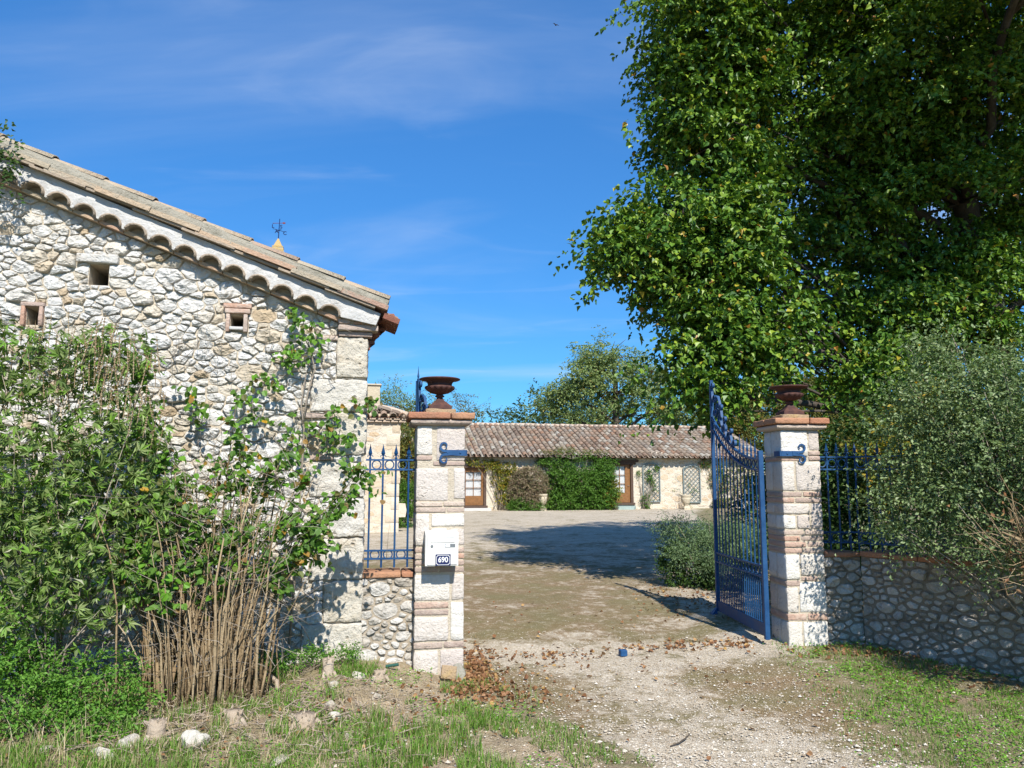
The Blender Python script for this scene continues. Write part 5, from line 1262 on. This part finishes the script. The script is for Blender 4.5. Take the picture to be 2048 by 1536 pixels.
JUN = [(2.55, 10.9, .80, .50, .5, .22), (2.9, 10.6, .85, .55, .5, .22), (2.25, 10.9, .95, .32, .35, .14), (2.35, 10.5, .62, .35, .3, .18), (3.2, 10.9, .75, .5, .5, .25), (2.75, 10.2, .50, .4, .35, .2)]
shrub('juniper', 'feathery grey green juniper spreading beside the open gate', 'shrub', (2.75, 10.8, gz(2.75, 10.8)), JUN, 900, 22, .28, .042, 'lance', M['juniper_leaf'], 50, inner=.3, outw=1.0, droop=.1, up=.9, spread=.14)
shrub('flower_clump', 'dark low plant with tiny violet flowers under the juniper', 'shrub', (2.6, 10.5, gz(2.6, 10.5)), [(2.4, 10.6, .38, .42, .35, .3), (2.85, 10.2, .34, .45, .35, .28), (2.2, 10.75, .55, .22, .25, .22)], 420, 16, .2, .045, 'oval', M['dark_leaf'], 51)

# ------------------------------------------------------------------ shrubs in front of the walls
HOLM = [(3.32, 6.75, 1.42, .36, .34, .38), (3.55, 6.65, 1.95, .46, .42, .50), (3.85, 6.5, 2.35, .60, .5, .48), (3.62, 6.35, 1.45, .46, .42, .45), (3.78, 5.95, 1.02, .30, .34, .22), (4.4, 6.3, 2.05, .9, .8, .8), (4.0, 6.2, 1.75, .5, .45, .5), (3.42, 6.55, 1.10, .26, .26, .18),
        (4.3, 5.6, 1.75, .5, .55, .6), (4.45, 5.1, 1.6, .5, .5, .6), (3.72, 6.7, 2.72, .28, .25, .22), (5.2, 6.0, 1.6, .9, .8, 1.1)]  # leading lobes lie out of view, added to keep the wall shaded
HOLM = [tuple(v*.955 for v in l[:2])+(1.6+(l[2]-1.6)*.955,)+tuple(v*.93 for v in l[3:]) for l in HOLM]
hb = shrub('holm_bush', 'dense grey green small leaved bush overhanging the right wall', 'shrub', (4.3, 6.2, gz(4.3, 6.2)), HOLM, 2250, 26, .36, .034, 'oval', M['holm_leaf'], 60, stem_r=.012, per=10, inner=.2, outw=.85, up=.5, spread=.13,
           weights=[1.2, 1.2, 1.2, 1.2, .9, 1, 1, .9, 1.1, .9, 1, .5])
def dead_twigs():
    t = thing('dead_branches', 'tangle of dead brown twigs in the grey green bush', 'branches', (3.62, 5.35, 1.12))
    random.seed(61); m = MB()
    for i in range(150):
        a = Vector((random.gauss(.05, .12), random.gauss(.05, .12), random.gauss(-.05, .1))); d = Vector((random.uniform(-1, .4), random.uniform(-.8, .3), random.uniform(-.35, .9))).normalized()*random.uniform(.15, .5)
        m.tube([a, a+d*.5+Vector((random.uniform(-.05, .05),)*3), a+d], [.004, .003, .001], 4)
    m.tube([(.35, .3, -.7), (.1, .05, -.3), (-.05, 0, .02), (-.3, -.05, .12)], [.03, .024, .018, .006], 7)
    m.tube([(-.02, -.2, -.35), (-.15, -.25, -.18), (-.1, -.2, -.02), (.1, -.1, .02)], [.006, .010, .012, .014], 6)
    m.build('twigs', M['cane'], t, True)
    n = 90; pos = rng.normal(0, .2, (n, 3)) + np.array([-.1, 0, .1]); leaf_cloud('dry_leaves', pos, rng.normal(0, 1, (n, 3)), rng.normal(0, 1, (n, 3)), .04, 'oval', M['fallen_leaf'], t)
dead_twigs()
VIT = [(-3.25, 5.0, 2.32, .50, .36, .32), (-2.85, 5.35, 2.42, .36, .30, .26), (-2.75, 5.25, 1.85, .42, .34, .40), (-3.2, 5.0, 1.65, .55, .38, .45), (-2.5, 5.35, 1.45, .32, .28, .32), (-3.3, 5.0, 1.0, .60, .38, .5), (-2.75, 5.2, .95, .38, .30, .45), (-4.1, 5.2, 1.6, .7, .5, 1.0), (-3.0, 5.1, 1.3, .5, .35, .4), (-3.7, 4.9, 2.2, .4, .35, .4)]
def vitex():
    t = shrub('chaste_bush', 'tall grey green bush with finger leaves against the barn on the left', 'shrub', (-3.1, 5.3, gz(-3.1, 5.3)), VIT, 950, 8, .26, .01, 'lance', M['vitex_leaf'], 70, stem_r=.009, per=4, inner=.25)
    old = [c for c in t.children if c.name.startswith('foliage')][0]; bpy.data.objects.remove(old)
    b = np.array(t.location); lo = [tuple(np.array(l[:3])-b)+tuple(l[3:]) for l in VIT]
    n = 5000; P0, U, k = lobe_points(lo, n, .3); ax = unit(U*.6 + rng.normal(0, .5, U.shape) + np.array([0, -.2, .35]))
    big = rng.uniform(.45, 1.25, n); q = unit(np.cross(ax, unit(rng.normal(0, 1, ax.shape)))); w = np.cross(ax, q)
    pos, d, nr, sz = [], [], [], []
    for a, s_ in ((-1.15, .7), (-.6, .9), (0, 1.0), (.6, .9), (1.15, .7)):
        dd = unit(q*math.sin(a) + w*math.cos(a) - ax*.15 + rng.normal(0, .12, ax.shape)); pos.append(P0); d.append(dd); nr.append(ax + rng.normal(0, .2, ax.shape)); sz.append(.078*s_*big)
    leaf_cloud('foliage', np.concatenate(pos), np.concatenate(d), np.concatenate(nr), np.concatenate(sz), 'lance', M['vitex_leaf'], t)
    random.seed(71); sp = MB()
    for i in range(190):
        x = random.uniform(-3.6, -2.4); z = 2.30 + random.uniform(-.35, .22) - max(0, x+2.7)*.8; p = Vector((x-b[0], random.uniform(4.95, 5.4)-b[1], z-b[2]))
        dd = Vector((random.uniform(-.25, .25), random.uniform(-.2, .2), 1)).normalized()*random.uniform(.12, .3)
        sp.tube([p, p+dd*.5, p+dd], [.0025, .002, .001], 4)
        for j in range(7):
            c_ = p+dd*(.25+.1*j); sp.tube([c_-Vector((0, 0, .004)), c_+Vector((0, 0, .004))], random.uniform(.004, .008), 5)
    sp.build('seed_spikes', M['cane'], t)
vitex()
def cane_shrub():
    bx, by = -2.12, 5.5
    t = thing('cane_shrub', 'leggy shrub with many bare brown canes in front of the barn', 'shrub', (bx, by, gz(bx, by)))
    random.seed(80); cn = MB(); tw = MB()
    for i in range(220):
        x = random.gauss(0, .22); y = random.gauss(0, .13); x = max(-.42, min(.42, x)); fan = random.uniform(.1, .95)
        h = random.uniform(.45, 1.55); e = Vector((x*(1+fan*h*.75)+random.gauss(0, .05), y*(1+fan*.6), h)); a = Vector((x, y, -.05)); md = a.lerp(e, .5)+Vector((random.gauss(0, .015), random.gauss(0, .015), 0)); md.x = a.x*.72+md.x*.28+random.gauss(0, .03)
        r = .0035+.009*random.random()**1.8; cn.tube([a, a.lerp(md, .5)+Vector((random.gauss(0, .006), 0, 0)), md, md.lerp(e, .5)+Vector((random.gauss(0, .035), random.gauss(0, .02), 0)), e], [r, r*.95, r*.85, r*.65, r*.4], 6)
    for i in range(14):
        x = random.uniform(-.4, .45); a = Vector((x, random.uniform(-.15, .1), -.03)); cn.tube([a, a+Vector((random.uniform(-.02, .06), 0, random.uniform(.05, .3)))], random.uniform(.008, .014), 6)
    for i in range(620):
        a = Vector((random.gauss(.04, .32), random.gauss(0, .16), random.uniform(.15, 1.5))); d = Vector((random.gauss(0, .7), random.gauss(0, .5), random.uniform(-.15, .9))).normalized()*random.uniform(.12, .42)
        tw.tube([a, a+d*.5+Vector((random.gauss(0, .02), 0, random.gauss(0, .02))), a+d], [.0024, .0018, .0008], 4)
    targets = [(-2.72, 5.45, 2.42, 1.5), (-2.80, 5.4, 2.15, 1.0), (-2.62, 5.45, 1.95, 1.2), (-2.45, 5.4, 1.75, 1.2), (-2.28, 5.4, 1.62, 1.0), (-1.98, 5.5, 2.12, .8), (-1.9, 5.5, 1.85, 1.1), (-2.05, 5.4, 1.6, 1.2), (-1.75, 5.5, 1.65, 1.1), (-1.6, 5.5, 1.85, .8), (-1.45, 5.6, 1.72, .9),
               (-1.15, 5.7, 1.62, 1.1), (-1.05, 5.75, 1.68, 1.2), (-1.3, 5.7, 1.45, 1.2), (-1.45, 5.6, 1.35, 1.0), (-1.65, 5.5, 1.25, .9), (-1.35, 5.6, 1.15, .5), (-2.6, 5.3, 1.45, 1.2), (-2.75, 5.2, 1.2, 1.0), (-2.5, 5.2, 1.15, .9), (-2.45, 5.2, 1.1, .5), (-2.2, 5.3, 1.35, .9), (-2.9, 5.3, 1.65, .9), (-1.85, 5.4, 1.3, .8), (-2.05, 5.3, 1.1, .3)]
    P0, D, Ln, W = [], [], [], []
    for x, y, z, w in targets:
        e = Vector((x-bx, y-by, z-t.location.z)); a = Vector((e.x*.28+random.gauss(0, .05), random.gauss(0, .06), 0)); m1 = Vector((e.x*.5, e.y*.5, e.z*.55)); pts = [a, a.lerp(m1, .5), m1, m1.lerp(e, .5)+Vector((0, 0, .05)), e]
        cn.tube(pts, [.008, .007, .006, .004, .0015], 6)
        for j in range(int(15*w)):
            f = random.uniform(.0, 1); p = m1.lerp(e, f); u = (e-m1).normalized(); dd = (u*.7+Vector((random.gauss(0, .6), random.gauss(0, .4), random.gauss(.1, .45)))).normalized()
            P0.append(p); D.append(dd); Ln.append(random.uniform(.10, .26))
            tw.tube([p, p+dd*Ln[-1]], [.002, .001], 4)
    P0, D, Ln = np.array(P0), np.array(D), np.array(Ln)
    pos, d, nr, sz = sprays(P0, D, Ln, 9, .054, .3, up=.35, side=.7, spread=.14, rnd=.45); d[:, 2] -= .35; nr[:, 1] -= .55
    cn.build('canes', M['cane'], t, True); tw.build('twigs', M['twig'], t, True)
    leaf_cloud('foliage', pos, d, nr, sz, 'broad', M['cane_leaf'], t)
cane_shrub()
BARN = bpy.data.objects['stone_barn']
def wall_climber():
    t = thing('wall_vine', 'thin woody vine climbing the barn gable near its corner', 'climber', tuple(BARN.location), 12)
    random.seed(90); m = MB()
    def stem(pts, r): m.tube([(x, -.075-.02*random.random(), z) for x, z in pts], [r*(1-.7*i/(len(pts)-1)) for i in range(len(pts))], 6)
    stem([(-.55, .3), (-.52, .9), (-.50, 1.5), (-.49, 2.0), (-.52, 2.2), (-.49, 2.45), (-.44, 2.62), (-.5, 2.78)], .011)
    stem([(-.50, 2.05), (-.47, 2.3), (-.42, 2.5), (-.46, 2.66), (-.53, 2.8), (-.52, 2.95)], .009)
    for k in range(46):
        x = random.uniform(-1.9, -.25); z = random.uniform(1.5, 2.7); pts = [(x, z)]
        for i in range(6): x += random.gauss(0, .05); z += random.uniform(.0, .13); pts.append((x, min(z, wall_top(x)-.05)))
        stem(pts, .0028)
    m.build('stems', M['twig'], t, True)
    spots = [(-.62, 2.95), (-.52, 2.9), (-.48, 2.8), (-.60, 2.75), (-.66, 2.65), (-.45, 2.7), (-.70, 2.55), (-.52, 2.55), (-.80, 2.45), (-.74, 2.35), (-.88, 2.4), (-.45, 2.0), (-.3, 2.05), (-.15, 2.0), (-.05, 2.2), (.03, 2.25), (-.2, 2.15), (-.55, 1.95), (-.65, 2.05), (-.35, 1.85), (-.12, 1.9), (-1.35, 2.35), (-1.30, 2.2), (-1.25, 2.05), (-.9, 2.1), (-1.0, 2.25)]
    P0 = np.array([(x+random.gauss(0, .03), -.09-.05*random.random(), z+random.gauss(0, .03)) for x, z in spots for _ in range(3)]); n = len(P0)
    D = unit(np.stack([rng.normal(0, .5, n), rng.normal(-.4, .2, n), rng.normal(.1, .6, n)], -1))
    pos, d, nr, sz = sprays(P0, D, rng.uniform(.06, .16, n), 6, .05, .4, up=.2, side=.6, spread=.2); nr[:, 1] -= .7; d[:, 2] -= .4; pos[:, 1] = np.minimum(pos[:, 1], -.06)
    leaf_cloud('foliage', pos, d, nr, sz, 'broad', M['cane_leaf'], t)
wall_climber()
def roof_creeper():
    t = thing('roof_creeper', 'small green creeper hanging on the barn verge at upper left', 'climber', tuple(BARN.location), 12)
    random.seed(91); P0 = np.array([(-2.82+random.gauss(0, .08), -.25-.05*random.random(), 4.08+random.gauss(0, .12)) for _ in range(36)]); P0[:10, 2] -= .15; P0[:10, 0] += .05; n = len(P0)
    D = unit(np.stack([rng.normal(.2, .5, n), rng.normal(-.4, .2, n), rng.normal(-.3, .6, n)], -1))
    pos, d, nr, sz = sprays(P0, D, rng.uniform(.08, .2, n), 9, .038, .4, up=.2); nr[:, 1] -= .6
    leaf_cloud('foliage', pos, d, nr, sz, 'oval', M['dark_leaf'], t)
    m = MB()
    for i in range(10): m.tube([(-3.1, -.2, 4.2+random.uniform(-.1, .1)), (-2.95, -.27, 4.12+random.uniform(-.08, .08)), tuple(P0[i])], [.005, .004, .001], 5)
    m.build('stems', M['twig'], t, True)
roof_creeper()
shrub('nettle_patch', 'bright green weeds under the tall bush at lower left', 'weeds', (-2.95, 4.9, gz(-2.95, 4.9)), [(-3.1, 4.85, .30, .5, .3, .28), (-2.6, 5.05, .28, .35, .25, .25), (-3.3, 5.1, .6, .4, .3, .35), (-2.75, 4.75, .14, .4, .2, .15), (-2.45, 4.85, .12, .25, .2, .12)], 900, 16, .16, .028, 'oval', M['weed_leaf'], 95, stem_r=.003, per=12)
shrub('weed_clump', 'small fresh green weed clump at the foot of the barn wall', 'weeds', (-1.72, 6.05, gz(-1.72, 6.05)), [(-1.75, 6.05, .24, .22, .14, .07), (-1.5, 6.2, .25, .15, .1, .06), (-1.3, 6.28, .25, .12, .07, .06)], 170, 14, .10, .022, 'oval', M['weed_leaf'], 96, stem_r=.002, per=5)

# ------------------------------------------------------------------ ground cover and small things
def scatter(n, x0, x1, y0, y1, dens, seed):
    r2 = np.random.default_rng(seed); x = r2.uniform(x0, x1, n); y = r2.uniform(y0, y1, n)
    k = r2.random(n) < dens(x, y); return x[k], y[k], r2
def nz(x, y, s, o=0.0):
    return np.array([noise.noise(Vector((a*s+o, b*s-o, o))) for a, b in zip(x, y)])
def le_np(y): return -0.30 + (6.4 - y)*0.56
def on_veg(x, y):
    d = x - le_np(y)
    left = sst(.22, -.22, d)*(y < 6.75); right = sst(-.05, .55, x-(2.2+(y-6.8)*.12))*sst(7.35, 7.0, y)
    return np.maximum(left, right), left, right
def blades(name, label, x, y, h, w, material, r2, lean=.55):
    n = len(x); z = gz_np(x, y)-.006; a = r2.uniform(0, 2*np.pi, n); ln = r2.uniform(.15, lean, n)*h
    dx, dy = np.cos(a), np.sin(a); wx, wy = -dy*w, dx*w
    P = np.zeros((n, 5, 3))
    P[:, 0] = np.stack([x-wx, y-wy, z], -1); P[:, 1] = np.stack([x+wx, y+wy, z], -1)
    P[:, 2] = np.stack([x+wx*.7+dx*ln*.35, y+wy*.7+dy*ln*.35, z+h*.6], -1); P[:, 3] = np.stack([x-wx*.7+dx*ln*.35, y-wy*.7+dy*ln*.35, z+h*.6], -1)
    P[:, 4] = np.stack([x+dx*ln, y+dy*ln, z+h], -1)
    b = (np.arange(n)*5)[:, None]
    F = np.concatenate([b+np.array([[0, 1, 2]]), b+np.array([[0, 2, 3]]), b+np.array([[3, 2, 4]])])
    o = link(name, np_mesh(name, P.reshape(-1, 3), F), material, None, 'stuff'); tag(o, label, 'grass'); return o
# lawn grass, short and patchy
x, y, r2 = scatter(150000, -3.6, 4.3, 4.1, 7.3, lambda x, y: on_veg(x, y)[0], 5)
pn = nz(x, y, 2.2, 3.0) + .5*nz(x, y, 7, 1.0); v, lf, rt = on_veg(x, y)
bare = (x < -.55)*(y > 4.6)*.20 + (lf > .5)*(y > 5.3)*.22 - (rt > .4)*.02
k = pn > bare - .06; k &= r2.random(len(x)) < np.where(lf > .3, .95, .60)
x, y = x[k], y[k]; tall = np.clip(nz(x, y, 1.5, 9.0)+.35, 0, 1)
h = r2.uniform(.014, .045, len(x))*(1+1.6*tall*(x < .2)); blades('grass', 'short patchy green grass beside the drive', x, y, h, r2.uniform(.0016, .0034, len(x)), M['grass_blade'], r2, 1.0)
# taller tufts
cx = r2.uniform(-1.0, -.2, 26); cy = r2.uniform(4.35, 5.2, 26); cx = np.append(cx, r2.uniform(-3.2, -1.2, 30)); cy = np.append(cy, r2.uniform(4.5, 6.0, 30))
i = r2.integers(0, len(cx), 2600); x = cx[i]+r2.normal(0, .05, 2600); y = cy[i]+r2.normal(0, .05, 2600)
blades('tall_grass', 'longer grass tufts in the left foreground', x, y, r2.uniform(.05, .13, 2600), r2.uniform(.002, .0036, 2600), M['grass_blade'], r2, .7)
i = r2.integers(0, len(cx), 900); x = r2.uniform(-3.3, -.7, 2200); y = r2.uniform(4.3, 5.8, 2200)
blades('dry_grass', 'dry straw coloured stalks in the left foreground', x, y, r2.uniform(.02, .22, 2200)*np.where(x < -2.4, 1.1, .45), r2.uniform(.0012, .0024, 2200), M['straw'], r2, 1.2)
# clover like ground cover
x, y, r2 = scatter(60000, -3.4, 4.2, 4.2, 7.25, lambda x, y: on_veg(x, y)[0]*np.where(x > 1.5, .9, .55), 6)
pn = nz(x, y, 1.9, 5.0); k = pn > np.where(x > 1.5, -.12, .12); x, y = x[k], y[k]; n = len(x)
pos = np.stack([x, y, gz_np(x, y)+r2.uniform(.004, .03, n)], -1)
o = leaf_cloud('clover', pos, np.stack([r2.normal(0, 1, n), r2.normal(0, 1, n), r2.uniform(.1, .5, n)], -1), np.stack([r2.normal(0, .3, n), r2.normal(0, .3, n), np.ones(n)], -1), r2.uniform(.012, .026, n), 'oval', M['clover_leaf'], None, 'stuff')
tag(o, 'low bright green clover patches in the grass', 'ground cover')
# gravel chips
def pebbles():
    n = 26000; r2 = np.random.default_rng(8)
    x = r2.uniform(-1.0, 4.0, n); y = 4.2 + 4.6*r2.random(n)**1.6; d = 1-.75*on_veg(x, y)[0]; d = d*(1-sst(6.2, 8.6, y))
    k = r2.random(n) < d; x, y = x[k], y[k]; n = len(x)
    s = r2.uniform(.003, .008, n)*np.where(r2.random(n) < .05, 2.0, 1); s *= np.where(y < 5.4, 1.2, 1)
    base = np.array([(1, 0, 0), (.3, .95, 0), (-.8, .6, 0), (-.8, -.6, 0), (.3, -.95, 0), (.1, 0, .7), (0, .1, -.6)])
    F = np.array([(0, 1, 5), (1, 2, 5), (2, 3, 5), (3, 4, 5), (4, 0, 5), (1, 0, 6), (2, 1, 6), (3, 2, 6), (4, 3, 6), (0, 4, 6)])
    a = r2.uniform(0, 6.28, n); ca_, sa_ = np.cos(a)[:, None], np.sin(a)[:, None]
    B = base[None]*r2.uniform(.6, 1.3, (n, 7, 3))
    P = np.stack([B[..., 0]*ca_-B[..., 1]*sa_, B[..., 0]*sa_+B[..., 1]*ca_, B[..., 2]*.8], -1)*s[:, None, None]
    P += np.stack([x, y, gz_np(x, y)+s*.15], -1)[:, None, :]
    o = link('gravel', np_mesh('gravel', P.reshape(-1, 3), (F[None]+(np.arange(n)*7)[:, None, None]).reshape(-1, 3)), M['pebble'], None, 'stuff')
    tag(o, 'loose pale gravel chips on the drive', 'gravel')
pebbles()
def fallen():
    r2 = np.random.default_rng(11); P = []
    for cx, cy, sx, sy, n in ((-.28, 6.35, .10, .22, 420), (-.15, 5.95, .28, .18, 330), (-.32, 6.75, .10, .30, 260), (.2, 6.7, .5, .15, 60), (.2, 7.0, .35, .06, 110), (1.35, 7.2, .3, .05, 90), (1.75, 7.35, .35, .08, 90), (2.2, 8.9, .4, .4, 160), (2.1, 9.9, .35, .5, 140), (3.1, 6.85, .35, .12, 230), (3.4, 6.3, .3, .3, 170), (1.5, 6.0, 1.4, 1.0, 40), (0.4, 8.2, .9, .9, 60), (-.9, 5.3, .6, .4, 130), (2.4, 5.6, .8, .7, 60), (-1.6, 4.8, .8, .4, 90), (2.0, 7.2, .12, .06, 60)):
        P.append(np.stack([r2.normal(cx, sx, n), r2.normal(cy, sy, n)], -1))
    p = np.concatenate(P); n = len(p); z = gz_np(p[:, 0], p[:, 1])+r2.uniform(.004, .016, n)
    pos = np.stack([p[:, 0], p[:, 1], z], -1); d = np.stack([r2.normal(0, 1, n), r2.normal(0, 1, n), r2.normal(.05, .3, n)], -1)
    nr = np.stack([r2.normal(0, .9, n), r2.normal(0, .9, n), np.ones(n)], -1)
    o = leaf_cloud('fallen_leaves', pos, d, nr, r2.uniform(.018, .044, n), 'broad', M['fallen_leaf'], None, 'stuff'); tag(o, 'scattered brown fallen leaves on drive and verge', 'leaves')
fallen()
def litter():
    r2 = random.Random(13); m = MB()
    for i in range(900):
        x = r2.uniform(-2.6, -.6); y = r2.uniform(4.45, 5.9); z = gz(x, y)+r2.uniform(.0, .03); a = r2.uniform(0, 6.28); l = r2.uniform(.04, .18)
        m.tube([(x, y, z), (x+math.cos(a)*l*.5, y+math.sin(a)*l*.5, z+r2.uniform(0, .03)), (x+math.cos(a)*l, y+math.sin(a)*l, z+r2.uniform(-.005, .04))], [r2.uniform(.001, .004)]*2+[.001], 4)
    o = m.build('twig_litter', M['dead_wood'], None, True, 'stuff'); tag(o, 'dry twig litter and root fibres on the left bank', 'twigs')
litter()
def rock_mesh(sx, sy, sz, seed):
    bm = bmesh.new(); bmesh.ops.create_icosphere(bm, subdivisions=3, radius=1.0); off = Vector((seed*3.1, seed*1.7, seed)); rd = random.Random(seed); pls = [(Vector((rd.gauss(0, 1), rd.gauss(0, 1), rd.gauss(.3, 1))).normalized(), rd.uniform(.55, .85)) for _ in range(9)]
    for v in bm.verts:
        n = noise.noise(v.co*1.3+off)*.35+noise.noise(v.co*4+off)*.10+noise.noise(v.co*9+off)*.05; p = v.co*(1+n)
        for pn_, pd_ in pls:
            e_ = p.dot(pn_)-pd_
            if e_ > 0: p = p - pn_*e_*.9
        p.z = max(p.z, -.5); v.co = Vector((p.x*sx, p.y*sy, p.z*sz))
    me = bpy.data.meshes.new('rock'); bm.to_mesh(me); bm.free(); return me
rocks = [('largest white rock in the left foreground, beside a patch of clover', -1.83, 4.66, .095, .07, .062), ('rounded white rock between the stump and the largest rock', -2.20, 4.64, .075, .055, .05), ('pale flat rock at the bottom left in front of the stump', -2.28, 4.50, .085, .05, .035), ('whitish rock partly buried at the bottom left corner', -2.62, 4.55, .05, .04, .028),
         ('larger white rock just right of the splintered root mound', -1.13, 5.12, .062, .045, .035), ('small white rock beside the dead root mound', -1.20, 5.32, .04, .035, .035), ('white flat rock near the bottom edge below the splintered root', -1.28, 4.47, .085, .045, .03), ('white rock on the bank nearest the low stained wall', -1.16, 6.02, .06, .045, .03),
         ('pale rock beside the old post stub', -1.28, 5.75, .05, .035, .03), ('small grey rock on the bank left of the pillar foot', -.95, 5.62, .045, .04, .035), ('tiny white rock at the grass edge right of the splintered root', -.98, 4.83, .032, .028, .025), ('crumbling grey stone at the pillar foot', -.43, 6.42, .10, .07, .085)]
for i, (lb, x, y, a, b, c) in enumerate(rocks):
    o = link('rock', rock_mesh(a, b, c, i+2), M['chalk'] if i != 11 else M['lichen_mortar'], None, smooth=False); o.location = (x, y, gz(x, y)+c*.25); o.rotation_euler = (0, 0, i*1.3); tag(o, lb, 'rock', 'rocks on the left bank')
def stump(label, x, y, r, h, seed, mat_='dead_wood'):
    t = thing('tree_stump', label, 'stump', (x, y, gz(x, y)-.02), 0, 'old stumps on the left bank')
    rd = random.Random(seed); m = MB(); n = 14
    pr = [(r*1.25, 0), (r*1.05, h*.25), (r*.95, h*.6), (r*.9, h)]
    m.lathe(pr, n, mod=lambda i, q, r_, z: r_*(1+.18*noise.noise(Vector((math.cos(q)*2, math.sin(q)*2, seed+z*6)))))
    m.build('trunk', M[mat_], t, True)
    s = MB()
    for i in range(16):
        q = rd.uniform(0, 6.28); rr = r*rd.uniform(.3, .95); p = Vector((rr*math.cos(q), rr*math.sin(q), h-.02)); d = Vector((math.cos(q)*.4+rd.gauss(0, .3), math.sin(q)*.4+rd.gauss(0, .3), rd.uniform(.4, 1))).normalized()*rd.uniform(.01, .05)
        s.tube([p, p+d*.6, p+d], [.010, .007, .002], 4)
    for i in range(3):
        q = i*2.1+rd.uniform(-.3, .3); s.tube([(r*.9*math.cos(q), r*.9*math.sin(q), .05), (r*1.5*math.cos(q), r*1.5*math.sin(q), .015), (r*1.9*math.cos(q+.2), r*1.9*math.sin(q+.2), -.01)], [.022, .014, .005], 6)
    s.build('splinters', M[mat_], t)
stump('pale broken stump at the lower left with a whitened base', -2.08, 4.72, .055, .13, 1)
stump('white topped broken stump beside the bare canes', -1.72, 4.98, .05, .10, 2)
stump('splintered root mound in the middle of the left bank', -1.28, 4.95, .075, .09, 3)
stump('torn stump standing by the corner of the barn', -1.38, 6.0, .045, .15, 4)
stump('grey twisted root stump left of the pillar foot', -1.0, 6.02, .045, .09, 5)
def small():
    o = MB().box(-.032, .032, -.03, .03, 0, .055, .006).build('gate_stop', M['blue']); o.location = (.972, 6.98, gz(.972, 6.98)-.004); o.rotation_euler = (0, 0, R(14)); tag(o, 'small blue gate stop block set in the drive', 'gate stop')
    o = link('brick', rock_box(-.06, .06, -.02, .02, -.05, .05, .004, 5, .008), M['plinth'], None, smooth=True); o.location = (-.50, 6.32, gz(-.5, 6.32)+.055); o.rotation_euler = (R(-18), R(8), R(10)); tag(o, 'loose tan tile fragment leaning at the pillar foot', 'tile')
    o = MB().tube([(-.05, 0, 0), (.05, .01, .012)], .012, 10).build('pipe_stub', M['green_plastic']); o.location = (-.95, 6.33, gz(-.95, 6.33)+.02); tag(o, 'short dark green pipe stub by the low stained wall', 'pipe')
    o = MB().tube([(0, 0, .008), (.06, .03, .018), (.12, .11, .02), (.17, .22, .012)], [.004, .005, .005, .002], 5).build('stick', M['bark']); o.location = (.95, 4.85, gz(.95, 4.85)); tag(o, 'thin dark stick lying on the gravel drive', 'stick')
    o = MB().tube([(-.2, 0, .02), (-.1, .04, .06), (.02, .02, .07), (.11, -.06, .04), (.13, -.12, .0)], [.008, .012, .015, .016, .012], 7).build('fallen_branch', M['dead_wood'], None, True); o.location = (-1.78, 5.75, gz(-1.78, 5.75)+.01); tag(o, 'bent pale dead branch on the ground beside the canes', 'branch')
    o = MB().tube([(0, 0, 0), (-.03, .0, .25), (-.02, .02, .6), (.0, .05, .95)], [.006, .005, .004, .003], 5).build('leaning_cane', M['cane']); o.location = (-1.66, 5.72, gz(-1.66, 5.72)); tag(o, 'single thin cane leaning towards the barn wall', 'cane')
    b = thing('bird', 'tiny dark bird high in the sky', 'bird', (1.832, 30, 20.34), 35); b.scale = (.6, .6, .6)
    MB().lathe([(.002, -.11), (.03, -.06), (.04, 0), (.03, .06), (.02, .09), (.022, .105), (.002, .125)], 10).build('body', M['dark_wood'], b, True).rotation_euler = (R(90), 0, 0)
    for s in (-1, 1):
        MB().add([(s*.02, -.04, .01), (s*.02, .05, .01), (s*.16, .05, .07), (s*.28, .0, .05), (s*.15, -.03, .07), (s*.02, .0, .025)], [(0, 1, 2, 4), (4, 2, 3), (0, 4, 5), (1, 5, 2), (5, 4, 2)]).build('wing', M['dark_wood'], b)
M['green_plastic'] = flat_mat('green_plastic', (.02, .08, .06), .4)
small()
